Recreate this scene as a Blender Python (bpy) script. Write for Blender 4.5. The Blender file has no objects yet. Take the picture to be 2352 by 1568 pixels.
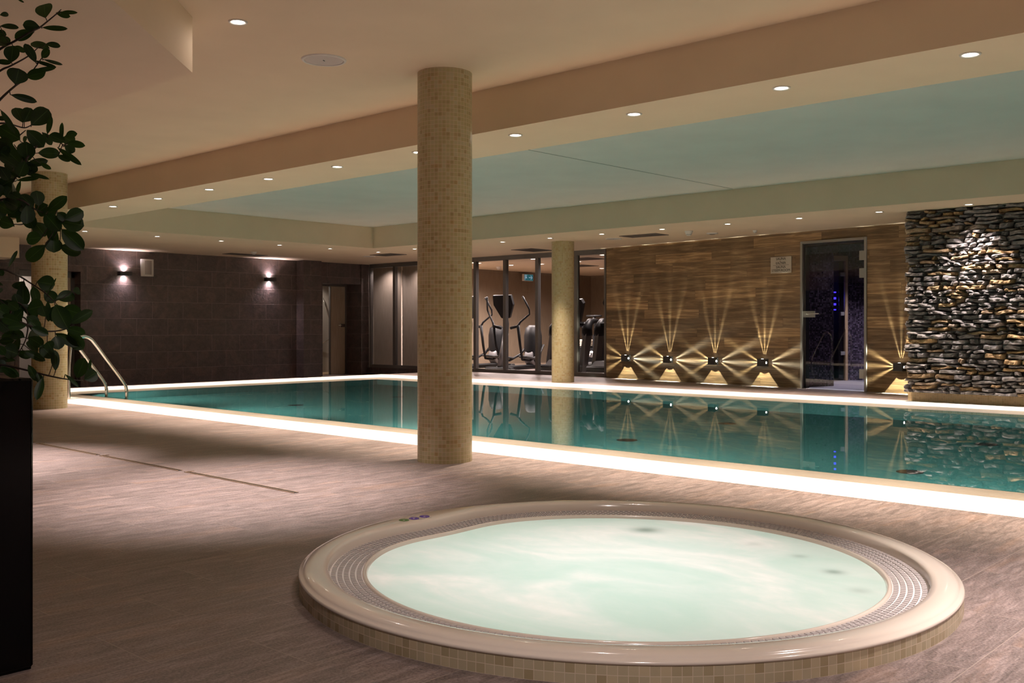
import bpy, math, random
from mathutils import Vector, Matrix
random.seed(7)
PI = math.pi
S = bpy.context.scene
COL = S.collection
# ---------------------------------------------------------------- camera
FPX, CX, HY, CH = 2290.0, 1176.0, 751.0, 0.88
YAW = math.radians(42.71)
FW = Vector((math.cos(YAW), math.sin(YAW))); RT = Vector((math.sin(YAW), -math.cos(YAW)))
cd = bpy.data.cameras.new('camera'); cam = bpy.data.objects.new('camera', cd); COL.objects.link(cam)
cam.location = (0, 0, CH); cam.rotation_euler = (PI/2, 0, YAW - PI/2)
cd.sensor_width = 36; cd.lens = 36*FPX/2352; cd.shift_y = -(784-HY)/2352; cd.clip_start = .05
S.camera = cam
# ---------------------------------------------------------------- world / exposure
w = bpy.data.worlds.new('world'); S.world = w; w.use_nodes = True
w.node_tree.nodes['Background'].inputs[0].default_value = (1, .8, .65, 1)
w.node_tree.nodes['Background'].inputs[1].default_value = .02
S.view_settings.view_transform = 'Standard'; S.view_settings.look = 'None'
S.view_settings.exposure = 0.2; S.view_settings.gamma = 1; S.view_settings.use_curve_mapping = False
c = S.cycles
c.max_bounces = 8; c.diffuse_bounces = 4; c.glossy_bounces = 5; c.transmission_bounces = 6; c.transparent_max_bounces = 10
c.sample_clamp_indirect = 2.5; c.blur_glossy = .5; c.caustics_reflective = False; c.caustics_refractive = True
c.use_adaptive_sampling = True; c.adaptive_threshold = .02
c.use_light_tree = True; c.use_denoising = True
SPA_W = 12
P_NEAR, P_LEFT, P_FAR, P_DECK, P_GYM = 430, 340, 360, 420, 430
WARM = (1, .80, .64); COOL = (1, .84, .79)

def at(x, y, z):
    D = FPX*(CH-z)/(y-HY); u = (x-CX)/FPX*D
    return Vector((FW.x*D+RT.x*u, FW.y*D+RT.y*u, z))
def pd(x, y, D):
    u = (x-CX)/FPX*D
    return Vector((FW.x*D+RT.x*u, FW.y*D+RT.y*u, CH-(y-HY)*D/FPX))
def px_X(x, y, X):
    k = FW.x+RT.x*(x-CX)/FPX
    return pd(x, y, X/k)
def px_Y(x, y, Y):
    k = FW.y+RT.y*(x-CX)/FPX
    return pd(x, y, Y/k)

# ---------------------------------------------------------------- object helpers
def tag(o, label=None, cat=None, group=None, kind=None):
    if label: o['label'] = label
    if cat: o['category'] = cat
    if group: o['group'] = group
    if kind: o['kind'] = kind
    return o
def empty(name, loc, label, cat, group=None, rz=0):
    o = bpy.data.objects.new(name, None); COL.objects.link(o); o.location = loc; o.rotation_euler = (0, 0, rz)
    o.empty_display_size = .1
    return tag(o, label, cat, group)
def copy_tree(o, parent=None):
    k = o.copy(); COL.objects.link(k); k.parent = parent
    for ch in list(o.children): copy_tree(ch, k)
    return k

class MB:
    def __init__(s): s.v = []; s.f = []; s.uv = []; s.sm = []
    def add(s, vs, fs, uvs=None, smooth=False, M=None):
        b = len(s.v)
        s.v += [tuple(M @ Vector(p)) if M else tuple(p) for p in vs]
        for i, f in enumerate(fs):
            s.f.append([b+k for k in f]); s.sm.append(smooth)
            s.uv.append(uvs[i] if uvs else [(0, 0)]*len(f))
    def box(s, x0, x1, y0, y1, z0, z1, M=None, bev=0, uv=None):
        if bev:
            b = min(bev, (x1-x0)/2.01, (y1-y0)/2.01, (z1-z0)/2.01)
            # chamfered box: 24 verts
            vs = []; idx = {}
            for ix, X in ((0, x0), (1, x1)):
                for iy, Y in ((0, y0), (1, y1)):
                    for iz, Z in ((0, z0), (1, z1)):
                        sx = b if ix == 0 else -b; sy = b if iy == 0 else -b; sz = b if iz == 0 else -b
                        idx[ix, iy, iz, 0] = len(vs); vs.append((X, Y+sy, Z+sz))
                        idx[ix, iy, iz, 1] = len(vs); vs.append((X+sx, Y, Z+sz))
                        idx[ix, iy, iz, 2] = len(vs); vs.append((X+sx, Y+sy, Z))
            fs = []
            q = lambda *a: fs.append([idx[k] for k in a])
            for i in (0, 1):
                q(*[(i, a, b_, 0) for a, b_ in ((0, 0), (1, 0), (1, 1), (0, 1))])
                q(*[(a, i, b_, 1) for a, b_ in ((0, 0), (1, 0), (1, 1), (0, 1))])
                q(*[(a, b_, i, 2) for a, b_ in ((0, 0), (1, 0), (1, 1), (0, 1))])
            for a in (0, 1):
                for b_ in (0, 1):
                    q((a, b_, 0, 0), (a, b_, 1, 0), (a, b_, 1, 1), (a, b_, 0, 1))
                    q((a, 0, b_, 0), (a, 1, b_, 0), (a, 1, b_, 2), (a, 0, b_, 2))
                    q((0, a, b_, 1), (1, a, b_, 1), (1, a, b_, 2), (0, a, b_, 2))
                    for c_ in (0, 1): q((a, b_, c_, 0), (a, b_, c_, 1), (a, b_, c_, 2))
            s.add(vs, fs, [[uv or (0, 0)]*len(f) for f in fs], M=M)
            return
        vs = [(x0, y0, z0), (x1, y0, z0), (x1, y1, z0), (x0, y1, z0), (x0, y0, z1), (x1, y0, z1), (x1, y1, z1), (x0, y1, z1)]
        fs = [(3, 2, 1, 0), (4, 5, 6, 7), (0, 1, 5, 4), (1, 2, 6, 5), (2, 3, 7, 6), (3, 0, 4, 7)]
        s.add(vs, fs, [[uv or (0, 0)]*4 for f in fs], M=M)
    def quad(s, *p, uvs=None): s.add(p, [tuple(range(len(p)))], [uvs] if uvs else None)
    def prism(s, pts, z0, z1, M=None):
        n = len(pts); vs = [(p[0], p[1], z0) for p in pts]+[(p[0], p[1], z1) for p in pts]
        fs = [tuple(range(n-1, -1, -1)), tuple(range(n, 2*n))]+[(i, (i+1) % n, n+(i+1) % n, n+i) for i in range(n)]
        s.add(vs, fs, M=M)
    def tube(s, pts, r, n=10, cap=True, M=None):
        pts = [Vector(p) for p in pts]; m = len(pts)
        rs = r if isinstance(r, (list, tuple)) else [r]*m
        vs = []; up = None
        for i, p in enumerate(pts):
            t = (pts[min(i+1, m-1)]-pts[max(i-1, 0)]).normalized()
            if up is None: up = Vector((0, 0, 1)) if abs(t.z) < .9 else Vector((1, 0, 0))
            a = (up-t*up.dot(t)).normalized(); up = a; b = t.cross(a)
            for k in range(n):
                q = 2*PI*k/n; vs.append(p+(a*math.cos(q)+b*math.sin(q))*rs[i])
        fs = [(i*n+k, i*n+(k+1) % n, (i+1)*n+(k+1) % n, (i+1)*n+k) for i in range(m-1) for k in range(n)]
        if cap: fs += [tuple(range(n-1, -1, -1)), tuple(range((m-1)*n, m*n))]
        s.add(vs, fs, smooth=True, M=M)
    def lathe(s, prof, c=(0, 0, 0), n=48, rf=None, smooth=True, M=None, cap0=False, cap1=False, axis='z'):
        """prof: list of (r, z); uv = (angle*r_ref, arc length)"""
        vs = []; L = [0]
        for i in range(1, len(prof)): L.append(L[-1]+math.dist(prof[i], prof[i-1]))
        R0 = max(p[0] for p in prof)
        for (r, z) in prof:
            for k in range(n):
                a = 2*PI*k/n; rr = r+(rf(a, r) if rf else 0)
                p = (rr*math.cos(a), rr*math.sin(a), z)
                if axis == 'y': p = (p[0], p[2], p[1])
                if axis == 'x': p = (p[2], p[0], p[1])
                vs.append((c[0]+p[0], c[1]+p[1], c[2]+p[2]))
        fs = []; uvs = []
        for i in range(len(prof)-1):
            for k in range(n):
                fs.append((i*n+k, i*n+(k+1) % n, (i+1)*n+(k+1) % n, (i+1)*n+k))
                u0, u1 = 2*PI*k/n*R0, 2*PI*(k+1)/n*R0
                uvs.append([(u0, L[i]), (u1, L[i]), (u1, L[i+1]), (u0, L[i+1])])
        if cap0: fs.append(tuple(range(n-1, -1, -1))); uvs.append([(0, 0)]*n)
        if cap1: fs.append(tuple(range((len(prof)-1)*n, len(prof)*n))); uvs.append([(0, 0)]*n)
        s.add(vs, fs, uvs, smooth, M)
    def build(s, name, mat, parent=None, label=None):
        me = bpy.data.meshes.new(name); me.from_pydata(s.v, [], s.f)
        ul = me.uv_layers.new(name='UVMap'); i = 0
        flat = [0.0]*(2*sum(len(f) for f in s.f))
        for u in s.uv:
            for a in u: flat[i] = a[0]; flat[i+1] = a[1]; i += 2
        ul.data.foreach_set('uv', flat)
        me.polygons.foreach_set('use_smooth', s.sm)
        me.update()
        if isinstance(mat, (list, tuple)):
            for m_ in mat: me.materials.append(m_)
        else: me.materials.append(mat)
        o = bpy.data.objects.new(name, me); COL.objects.link(o)
        if parent: o.parent = parent
        if label: o['label'] = label
        return o
def struct(name, mb, mat): return tag(mb.build(name, mat), kind='structure')

# ---------------------------------------------------------------- node helpers
class NT:
    def __init__(s, name):
        s.m = bpy.data.materials.new(name); s.m.use_nodes = True; s.t = s.m.node_tree
        s.n = s.t.nodes; s.n.clear(); s.out = s.n.new('ShaderNodeOutputMaterial')
    def new(s, t, **k):
        n = s.n.new('ShaderNode'+t)
        for a, b in k.items(): setattr(n, a, b)
        return n
    def link(s, a, b): s.t.links.new(a, b)
    def set(s, sock, v):
        if isinstance(v, bpy.types.NodeSocket): s.link(v, sock)
        elif v is not None: sock.default_value = v
    def math(s, op, a, b=None, cc=None):
        n = s.new('Math', operation=op); s.set(n.inputs[0], a)
        if b is not None: s.set(n.inputs[1], b)
        if cc is not None: s.set(n.inputs[2], cc)
        return n.outputs[0]
    def mix(s, f, a, b, blend='MIX'):
        n = s.new('Mix', data_type='RGBA', blend_type=blend); s.set(n.inputs[0], f); s.set(n.inputs[6], a); s.set(n.inputs[7], b)
        return n.outputs[2]
    def comb(s, x, y, z=0.0):
        n = s.new('CombineXYZ'); s.set(n.inputs[0], x); s.set(n.inputs[1], y); s.set(n.inputs[2], z); return n.outputs[0]
    def sep(s, v):
        n = s.new('SeparateXYZ'); s.link(v, n.inputs[0]); return n.outputs
    def pos(s): return s.new('NewGeometry').outputs['Position']
    def uv(s): return s.new('TexCoord').outputs['UV']
    def noise(s, vec, scale, detail=3, rough=.5, dist=0):
        n = s.new('TexNoise'); s.set(n.inputs['Vector'], vec); n.inputs['Scale'].default_value = scale
        n.inputs['Detail'].default_value = detail; n.inputs['Roughness'].default_value = rough; n.inputs['Distortion'].default_value = dist
        return n.outputs[0]
    def ramp(s, f, stops, interp='LINEAR'):
        n = s.new('ValToRGB'); s.set(n.inputs[0], f); r = n.color_ramp; r.interpolation = interp
        while len(r.elements) < len(stops): r.elements.new(.5)
        for e, (p, col) in zip(r.elements, stops):
            e.position = p; e.color = (*col, 1) if len(col) == 3 else col
        return n.outputs[0]
    def maprange(s, v, a, b, cc, d):
        n = s.new('MapRange'); s.set(n.inputs[0], v)
        for i, q in enumerate((a, b, cc, d)): n.inputs[i+1].default_value = q
        return n.outputs[0]
    def tiles(s, u, v, w, h, stag=0.0, grout=.002, rand=False):
        """returns (grout mask 1=grout, random value, random colour)"""
        vr = s.math('DIVIDE', v, h); row = s.math('FLOOR', vr)
        ur = s.math('DIVIDE', u, w)
        if rand:
            wn = s.new('TexWhiteNoise', noise_dimensions='1D'); s.link(row, wn.inputs['W']); ur = s.math('ADD', ur, wn.outputs[0])
        elif stag:
            ur = s.math('ADD', ur, s.math('MULTIPLY', s.math('MODULO', s.math('ABSOLUTE', row), 2.0), stag))
        col = s.math('FLOOR', ur)
        fu = s.math('ABSOLUTE', s.math('SUBTRACT', s.math('FRACT', ur), .5)); fv = s.math('ABSOLUTE', s.math('SUBTRACT', s.math('FRACT', vr), .5))
        g = s.math('MAXIMUM', s.math('GREATER_THAN', fu, .5-grout/w/2), s.math('GREATER_THAN', fv, .5-grout/h/2))
        wn = s.new('TexWhiteNoise', noise_dimensions='2D'); s.link(s.comb(col, row), wn.inputs['Vector'])
        return g, wn.outputs[0], wn.outputs[1], s.comb(col, row)
    def pbr(s, color=None, rough=.5, metal=0, bump=None, bstr=.2, bdist=.01, spec=.5, emis=None, estr=0, coat=0, alpha=None):
        b = s.new('BsdfPrincipled')
        s.set(b.inputs['Base Color'], (*color, 1) if isinstance(color, tuple) and len(color) == 3 else color)
        s.set(b.inputs['Roughness'], rough); s.set(b.inputs['Metallic'], metal); b.inputs['Specular IOR Level'].default_value = spec
        b.inputs['Coat Weight'].default_value = coat; b.inputs['Coat Roughness'].default_value = .05
        if emis: b.inputs['Emission Color'].default_value = (*emis, 1); b.inputs['Emission Strength'].default_value = estr
        if bump is not None:
            n = s.new('Bump'); n.inputs['Strength'].default_value = bstr; n.inputs['Distance'].default_value = bdist
            s.link(bump, n.inputs['Height']); s.link(n.outputs[0], b.inputs['Normal'])
        s.link(b.outputs[0], s.out.inputs[0]); return s.m
def simple(name, col, rough=.5, metal=0, spec=.5, coat=0, var=.0):
    t = NT(name)
    if var:
        f = t.noise(t.pos(), 6, 4)
        lo = tuple(k*(1-var) for k in col); hi = tuple(min(1, k*(1+var)) for k in col)
        return t.pbr(t.ramp(f, [(.3, lo), (.7, hi)]), rough, metal, spec=spec, coat=coat)
    return t.pbr(col, rough, metal, spec=spec, coat=coat)
def emit(name, col, st):
    t = NT(name); e = t.new('Emission'); e.inputs[0].default_value = (*col, 1); e.inputs[1].default_value = st
    t.link(e.outputs[0], t.out.inputs[0]); return t.m

# ---------------------------------------------------------------- materials
def mosaic(name, src, p=.0257, g=.0022, tones=None, grout=(.62, .50, .36), rough=.25):
    t = NT(name)
    if src == 'uv': v = t.sep(t.uv()); a, b = v[0], v[1]
    else:
        v = t.sep(t.pos()); a, b = {'xz': (v[0], v[2]), 'yz': (v[1], v[2]), 'xy': (v[0], v[1])}[src]
    gm, r, rc, _ = t.tiles(a, b, p, p, 0, g)
    tones = tones or [(0, (.32, .25, .12)), (.12, (.38, .32, .165)), (.5, (.42, .36, .19)), (.85, (.43, .38, .24)), (1, (.36, .26, .11))]
    colr = t.mix(gm, t.ramp(r, tones), (*grout, 1))
    return t.pbr(colr, t.math('MULTIPLY_ADD', gm, .4, rough), bump=t.math('SUBTRACT', 1.0, gm), bstr=.5, bdist=.002)
M = {}
M['col_mosaic'] = mosaic('beige_mosaic', 'uv', rough=.35)
M['spa_mosaic'] = mosaic('spa_mosaic', 'uv', p=.0262, g=.002, grout=(.72, .62, .48), tones=[(0, (.42, .34, .20)), (.3, (.50, .43, .28)), (.7, (.56, .49, .34)), (1, (.62, .52, .34))])
M['plinth_mosaic'] = mosaic('plinth_mosaic', 'yz', tones=[(0, (.66, .47, .24)), (.5, (.74, .56, .32)), (1, (.80, .60, .33))], grout=(.85, .68, .46))
M['dark_mosaic'] = mosaic('dark_mosaic', 'uv', p=.024, g=.003, tones=[(0, (.01, .01, .02)), (.4, (.06, .04, .07)), (.75, (.13, .10, .15)), (1, (.22, .18, .26))], grout=(.03, .03, .04))
M['pool_mosaic'] = mosaic('pool_mosaic', 'xy', p=.025, g=.002, tones=[(0, (.036, .135, .128)), (1, (.052, .165, .158))], grout=(.09, .22, .205), rough=.4)
M['pool_wall_mosaic'] = mosaic('pool_wall_mosaic', 'xz', p=.025, g=.002, tones=[(0, (.036, .135, .128)), (1, (.052, .165, .158))], grout=(.09, .22, .205), rough=.4)

def floor_mat():
    t = NT('slate_floor_tiles'); v = t.sep(t.pos())
    x = t.math('ADD', v[0], .4); y = t.math('ADD', v[1], .0785)
    gm, r, rc, cell = t.tiles(x, y, .56, .319, .5, .0028)
    off = t.new('VectorMath', operation='MULTIPLY_ADD'); t.link(rc, off.inputs[0]); off.inputs[1].default_value = (9, 9, 9)
    st = t.new('VectorMath', operation='MULTIPLY'); t.link(t.pos(), st.inputs[0]); st.inputs[1].default_value = (.9, 5.0, 1)
    rot = t.new('VectorRotate', rotation_type='Z_AXIS'); t.link(st.outputs[0], rot.inputs[0]); rot.inputs['Angle'].default_value = .25
    t.link(rot.outputs[0], off.inputs[2])
    n1 = t.noise(off.outputs[0], 1.6, 6, .62, .6); n2 = t.noise(off.outputs[0], 7, 7, .72, .8)
    n3 = t.noise(t.pos(), 130, 3, .7)
    base = t.ramp(n1, [(.30, (.085, .064, .060)), (.45, (.15, .114, .108)), (.55, (.215, .160, .148)), (.68, (.32, .195, .130))])
    base = t.mix(.6, base, t.ramp(n2, [(.36, (.045, .035, .033)), (.5, (.155, .120, .113)), (.64, (.36, .29, .275))]))
    base = t.mix(.24, base, t.ramp(n3, [(.35, (.05, .04, .04)), (.65, (.55, .46, .42))]))
    colr = t.mix(t.math('MULTIPLY', gm, .75), base, (.34, .28, .24, 1))
    h = t.math('ADD', t.math('MULTIPLY', n2, .5), t.math('MULTIPLY', n3, .12))
    h = t.math('SUBTRACT', h, t.math('MULTIPLY', gm, .3))
    return t.pbr(colr, t.ramp(n2, [(.3, (.42,)*3), (.7, (.6,)*3)]), bump=h, bstr=.35, bdist=.004, spec=.45)
M['floor'] = floor_mat()
def wall_tiles(name, ax, z0):
    t = NT(name); v = t.sep(t.pos()); a = v[0] if ax == 'x' else v[1]
    gm, r, rc, cell = t.tiles(t.math('ADD', a, .12), t.math('SUBTRACT', v[2], z0), .604, .304, .5, .004)
    off = t.new('VectorMath', operation='MULTIPLY_ADD'); t.link(rc, off.inputs[0]); off.inputs[1].default_value = (9, 9, 9); t.link(t.pos(), off.inputs[2])
    n1 = t.noise(off.outputs[0], 3, 6, .65, 1.2); n2 = t.noise(off.outputs[0], 14, 6, .7, .8)
    base = t.ramp(n1, [(.3, (.030, .022, .021)), (.5, (.056, .041, .038)), (.72, (.12, .078, .064))])
    base = t.mix(.4, base, t.ramp(n2, [(.3, (.028, .022, .022)), (.7, (.12, .092, .085))]))
    colr = t.mix(gm, base, (.22, .16, .145, 1))
    return t.pbr(colr, .5, bump=t.math('SUBTRACT', n2, gm), bstr=.8, bdist=.008, spec=.4)
M['wall_tile'] = wall_tiles('dark_slate_wall_tiles', 'x', 2.25-.304*10)
M['wall_tile_y'] = wall_tiles('dark_slate_reveal_tiles', 'y', 2.25-.304*10)
def paint(name, col, rough=.75, spec=.3):
    t = NT(name); f = t.noise(t.pos(), 2.0, 3); lo = tuple(k*.97 for k in col); hi = tuple(min(1, k*1.03) for k in col)
    return t.pbr(t.ramp(f, [(.3, lo), (.7, hi)]), rough, bump=t.noise(t.pos(), 220, 2), bstr=.04, bdist=.001, spec=spec)
M['paint'] = paint('cream_ceiling_paint', (.74, .605, .445))
M['stretch'] = paint('stretch_ceiling_film', (.95, .90, .84), .5, .4)
M['white_paint'] = paint('white_paint', (.8, .74, .68))
def grating_white():
    t = NT('white_overflow_grating'); v = t.sep(t.pos())
    gm, r, _, _ = t.tiles(v[0], v[1], .025, .025, .5, .007)
    d = t.math('MULTIPLY', gm, .10)
    return t.pbr(t.mix(d, (.90, .87, .82, 1), (.5, .45, .36, 1)), .4, bump=t.math('SUBTRACT', 1.0, gm), bstr=.4, bdist=.004)
M['grating'] = grating_white()
M['lip'] = mosaic('cream_lip_mosaic', 'xy', tones=[(0, (.27, .235, .19)), (.5, (.31, .275, .225)), (1, (.29, .25, .20))], grout=(.34, .31, .26), rough=.35)
def planks():
    t = NT('oak_plank_cladding'); v = t.sep(t.pos())
    gm, r, rc, cell = t.tiles(v[1], t.math('ADD', v[2], .03), 1.15, .150, 0, .0025, rand=True)
    off = t.new('VectorMath', operation='MULTIPLY_ADD'); t.link(rc, off.inputs[0]); off.inputs[1].default_value = (7, 7, 7)
    st = t.new('VectorMath', operation='MULTIPLY'); t.link(t.pos(), st.inputs[0]); st.inputs[1].default_value = (1, .5, 9)
    t.link(st.outputs[0], off.inputs[2])
    n1 = t.noise(off.outputs[0], 3.0, 6, .62, .8); n2 = t.noise(off.outputs[0], 18, 4, .6)
    base = t.ramp(r, [(0, (.085, .042, .017)), (.35, (.15, .082, .034)), (.7, (.25, .145, .062)), (1, (.46, .29, .14))])
    g = t.mix(1.0, t.ramp(r, [(0, (.58, .55, .53)), (.4, (.82, .80, .77)), (.75, (1.1, 1.07, 1.03)), (1, (1.75, 1.7, 1.6))]), t.ramp(n1, [(.32, (.065, .038, .018)), (.5, (.165, .101, .050)), (.68, (.34, .23, .125))]), 'MULTIPLY')
    g = t.mix(.12, g, t.ramp(n2, [(.3, (.08, .045, .02)), (.7, (.38, .26, .14))]))
    return t.pbr(t.mix(gm, g, (.05, .03, .015, 1)), .5, bump=t.math('SUBTRACT', n2, t.math('MULTIPLY', gm, 2.0)), bstr=.2, bdist=.003, spec=.35)
M['wood'] = planks()
def wallpaper(name, a, b, ax='x'):
    t = NT(name); v = t.sep(t.pos())
    vec = t.comb(t.math('MULTIPLY', v[0], 90.0), t.math('MULTIPLY', v[1], 90.0), t.math('MULTIPLY', v[2], 3.0))
    n = t.noise(vec, 1.0, 4, .7)
    return t.pbr(t.ramp(n, [(.3, a), (.7, b)]), .7, bump=n, bstr=.2, bdist=.002)
M['paper'] = wallpaper('taupe_vertical_wallpaper', (.17, .125, .085), (.27, .205, .145))
M['panel'] = wallpaper('pale_fabric_panel', (.36, .29, .235), (.52, .43, .36))
def stone():
    t = NT('ledge_stone'); v = t.sep(t.uv()); r = v[0]; r2 = v[1]
    n = t.noise(t.pos(), 14, 8, .7, .6); n2 = t.noise(t.pos(), 60, 5, .7)
    grey = t.ramp(n, [(.3, (.085, .080, .083)), (.5, (.20, .185, .18)), (.72, (.33, .30, .29))])
    tan = t.ramp(n, [(.3, (.16, .10, .05)), (.5, (.40, .26, .13)), (.75, (.60, .44, .25))])
    f = t.ramp(r, [(0, (0, 0, 0)), (.72, (0, 0, 0)), (.80, (1, 1, 1)), (1, (1, 1, 1))])
    cc_ = t.mix(f, grey, tan)
    cc_ = t.mix(t.math('MULTIPLY', r2, .5), cc_, (.07, .065, .07, 1))
    return t.pbr(cc_, .75, bump=t.math('ADD', n, t.math('MULTIPLY', n2, .5)), bstr=.35, bdist=.01, spec=.25)
M['stone'] = stone()
M['black'] = simple('black_metal', (.012, .012, .013), .4)
M['black_gloss'] = simple('black_gloss_planter', (.0015, .0015, .002), .16, spec=.22)
M['black_plastic'] = simple('black_plastic', (.006, .006, .007), .5, spec=.3)
M['rubber'] = simple('dark_rubber', (.02, .02, .02), .7)
M['alu'] = simple('grey_aluminium', (.115, .105, .10), .42, .3)
M['alu_light'] = simple('brushed_aluminium_frame', (.40, .38, .36), .35, .7)
M['chrome'] = simple('chrome_tube', (.82, .78, .74), .1, 1)
M['steel'] = simple('silver_machine_cover', (.20, .195, .20), .45, .3)
M['silver'] = simple('silver_bright', (.6, .6, .6), .3, .6)
M['plastic_white'] = simple('white_plastic', (.75, .72, .68), .4)
M['vent'] = simple('grey_vent_metal', (.20, .17, .15), .5, .3)
M['vent_dark'] = simple('dark_vent', (.09, .075, .065), .5, .2)
M['acrylic'] = simple('cream_acrylic', (.80, .72, .64), .14, coat=.6)
M['grate_web'] = simple('white_grate_web', (.88, .85, .84), .35)
M['grate_slat'] = simple('grey_grate_slat', (.50, .47, .47), .4)
M['sign'] = simple('sign_plate', (.50, .43, .36), .45)
M['ink'] = simple('sign_ink', (.02, .016, .012), .6)
M['purple'] = simple('purple_mark', (.12, .05, .45), .4)
M['green_mark'] = simple('green_mark', (.10, .25, .05), .4)
M['door_wood'] = wallpaper('pale_door_laminate', (.36, .27, .20), (.50, .39, .30))
M['pale_wood'] = simple('pale_sauna_wood', (.55, .40, .24), .5, var=.15)
M['pale_tile'] = paint('pale_shower_tiles', (.42, .38, .33), .4)
M['lamp_face'] = emit('downlight_glow', (1, .86, .72), 22)
M['lamp_gym'] = emit('gym_downlight_glow', (1, .90, .80), 22)
M['lens'] = emit('small_lens_glow', (1, .95, .85), 14)
M['blue_led'] = emit('blue_led_glow', (.05, .03, 1), 5)
M['soil'] = simple('soil', (.03, .02, .012), .9)
M['towel'] = simple('striped_towel', (.75, .66, .52), .9, var=.1)
M['bark'] = simple('branch_bark', (.028, .018, .012), .7)
def leafm():
    t = NT('ficus_leaf'); v = t.sep(t.uv())
    mid = t.math('LESS_THAN', t.math('ABSOLUTE', t.math('SUBTRACT', v[0], .5)), .018)
    n = t.noise(t.pos(), 9, 2)
    b = t.ramp(n, [(.35, (.006, .019, .009)), (.65, (.016, .044, .012))])
    col = t.mix(t.math('MULTIPLY', mid, .7), b, (.07, .13, .04, 1))
    p = t.new('BsdfPrincipled'); t.link(col, p.inputs['Base Color']); p.inputs['Roughness'].default_value = .42; p.inputs['Specular IOR Level'].default_value = .3
    tr = t.new('BsdfTranslucent'); t.link(t.mix(.5, col, (.10, .22, .02, 1)), tr.inputs[0])
    ms = t.new('MixShader'); ms.inputs[0].default_value = .22; t.link(p.outputs[0], ms.inputs[1]); t.link(tr.outputs[0], ms.inputs[2])
    t.link(ms.outputs[0], t.out.inputs[0]); return t.m
M['leaf'] = leafm()
def glass(name, tint, ior=1.45, extra=0.0):
    t = NT(name); fr = t.new('Fresnel'); fr.inputs[0].default_value = ior
    bf = t.new('NewGeometry').outputs['Backfacing']
    f = t.math('MULTIPLY', t.math('MINIMUM', t.math('ADD', fr.outputs[0], extra), 1.0), t.math('SUBTRACT', 1.0, bf))
    a = t.new('BsdfTransparent'); a.inputs[0].default_value = (*tint, 1); g = t.new('BsdfGlossy'); g.inputs['Roughness'].default_value = 0; g.inputs[0].default_value = (1, 1, 1, 1)
    ms = t.new('MixShader'); t.link(f, ms.inputs[0]); t.link(a.outputs[0], ms.inputs[1]); t.link(g.outputs[0], ms.inputs[2])
    t.link(ms.outputs[0], t.out.inputs[0]); return t.m
M['glass'] = glass('clear_glass', (.9, .9, .9), 1.35)
M['glass_dark'] = glass('smoked_glass', (.62, .60, .62), 1.5, .02)
M['glass_green'] = glass('greenish_glass', (.5, .55, .45), 1.6, .05)
def water():
    t = NT('pool_water'); fr = t.new('Fresnel'); fr.inputs[0].default_value = 1.33
    n = t.noise(t.pos(), 2.2, 2); bp = t.new('Bump'); bp.inputs['Strength'].default_value = .02; bp.inputs['Distance'].default_value = .02
    t.link(n, bp.inputs['Height'])
    r = t.new('BsdfRefraction'); r.inputs['IOR'].default_value = 1.33; r.inputs['Roughness'].default_value = 0; r.inputs[0].default_value = (.70, .96, .93, 1)
    g = t.new('BsdfGlossy'); g.inputs['Roughness'].default_value = 0; g.inputs[0].default_value = (1, 1, 1, 1)
    for q in (fr, r, g): t.link(bp.outputs[0], q.inputs['Normal'])
    ms = t.new('MixShader'); t.link(fr.outputs[0], ms.inputs[0]); t.link(r.outputs[0], ms.inputs[1]); t.link(g.outputs[0], ms.inputs[2])
    t.link(ms.outputs[0], t.out.inputs[0]); return t.m
M['water'] = water()
def spa_water():
    t = NT('aerated_spa_water')
    st = t.new('VectorMath', operation='MULTIPLY'); t.link(t.pos(), st.inputs[0]); st.inputs[1].default_value = (1.6, .9, 1)
    n = t.noise(st.outputs[0], 1.3, 4, .5, 1.6); n2 = t.noise(st.outputs[0], 9, 4, .6, .6)
    f = t.math('ADD', t.math('MULTIPLY', n, .8), t.math('MULTIPLY', n2, .2))
    col = t.ramp(f, [(.34, (.56, .72, .67)), (.50, (.65, .76, .73)), (.60, (.75, .80, .78)), (.70, (.86, .86, .85))])
    p = t.new('NewGeometry').outputs['Position']
    for (x, y, rr, k) in ((1484, 1216, .055, .75), (1915, 1312, .035, .6), (1836, 1276, .03, .35), (1730, 1248, .04, .2), (1975, 1355, .035, .3)):
        P = at(x, y, .03)
        d = t.new('VectorMath', operation='DISTANCE'); t.link(p, d.inputs[0]); d.inputs[1].default_value = P
        q = t.math('DIVIDE', d.outputs['Value'], rr); q = t.math('MULTIPLY', q, q)
        g = t.math('MULTIPLY', t.math('EXPONENT', t.math('MULTIPLY', q, -1.0)), k)
        col = t.mix(g, col, (.14, .22, .19, 1))
    b = t.pbr(col, .28, bump=f, bstr=.15, bdist=.02, spec=.5); pb = [n for n in t.n if n.type == 'BSDF_PRINCIPLED'][0]
    tr = t.new('BsdfTranslucent'); t.link(col, tr.inputs[0]); ms = t.new('MixShader'); ms.inputs[0].default_value = .6
    t.link(pb.outputs[0], ms.inputs[1]); t.link(tr.outputs[0], ms.inputs[2]); t.link(ms.outputs[0], t.out.inputs[0]); return t.m
M['spa_water'] = spa_water()

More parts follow.
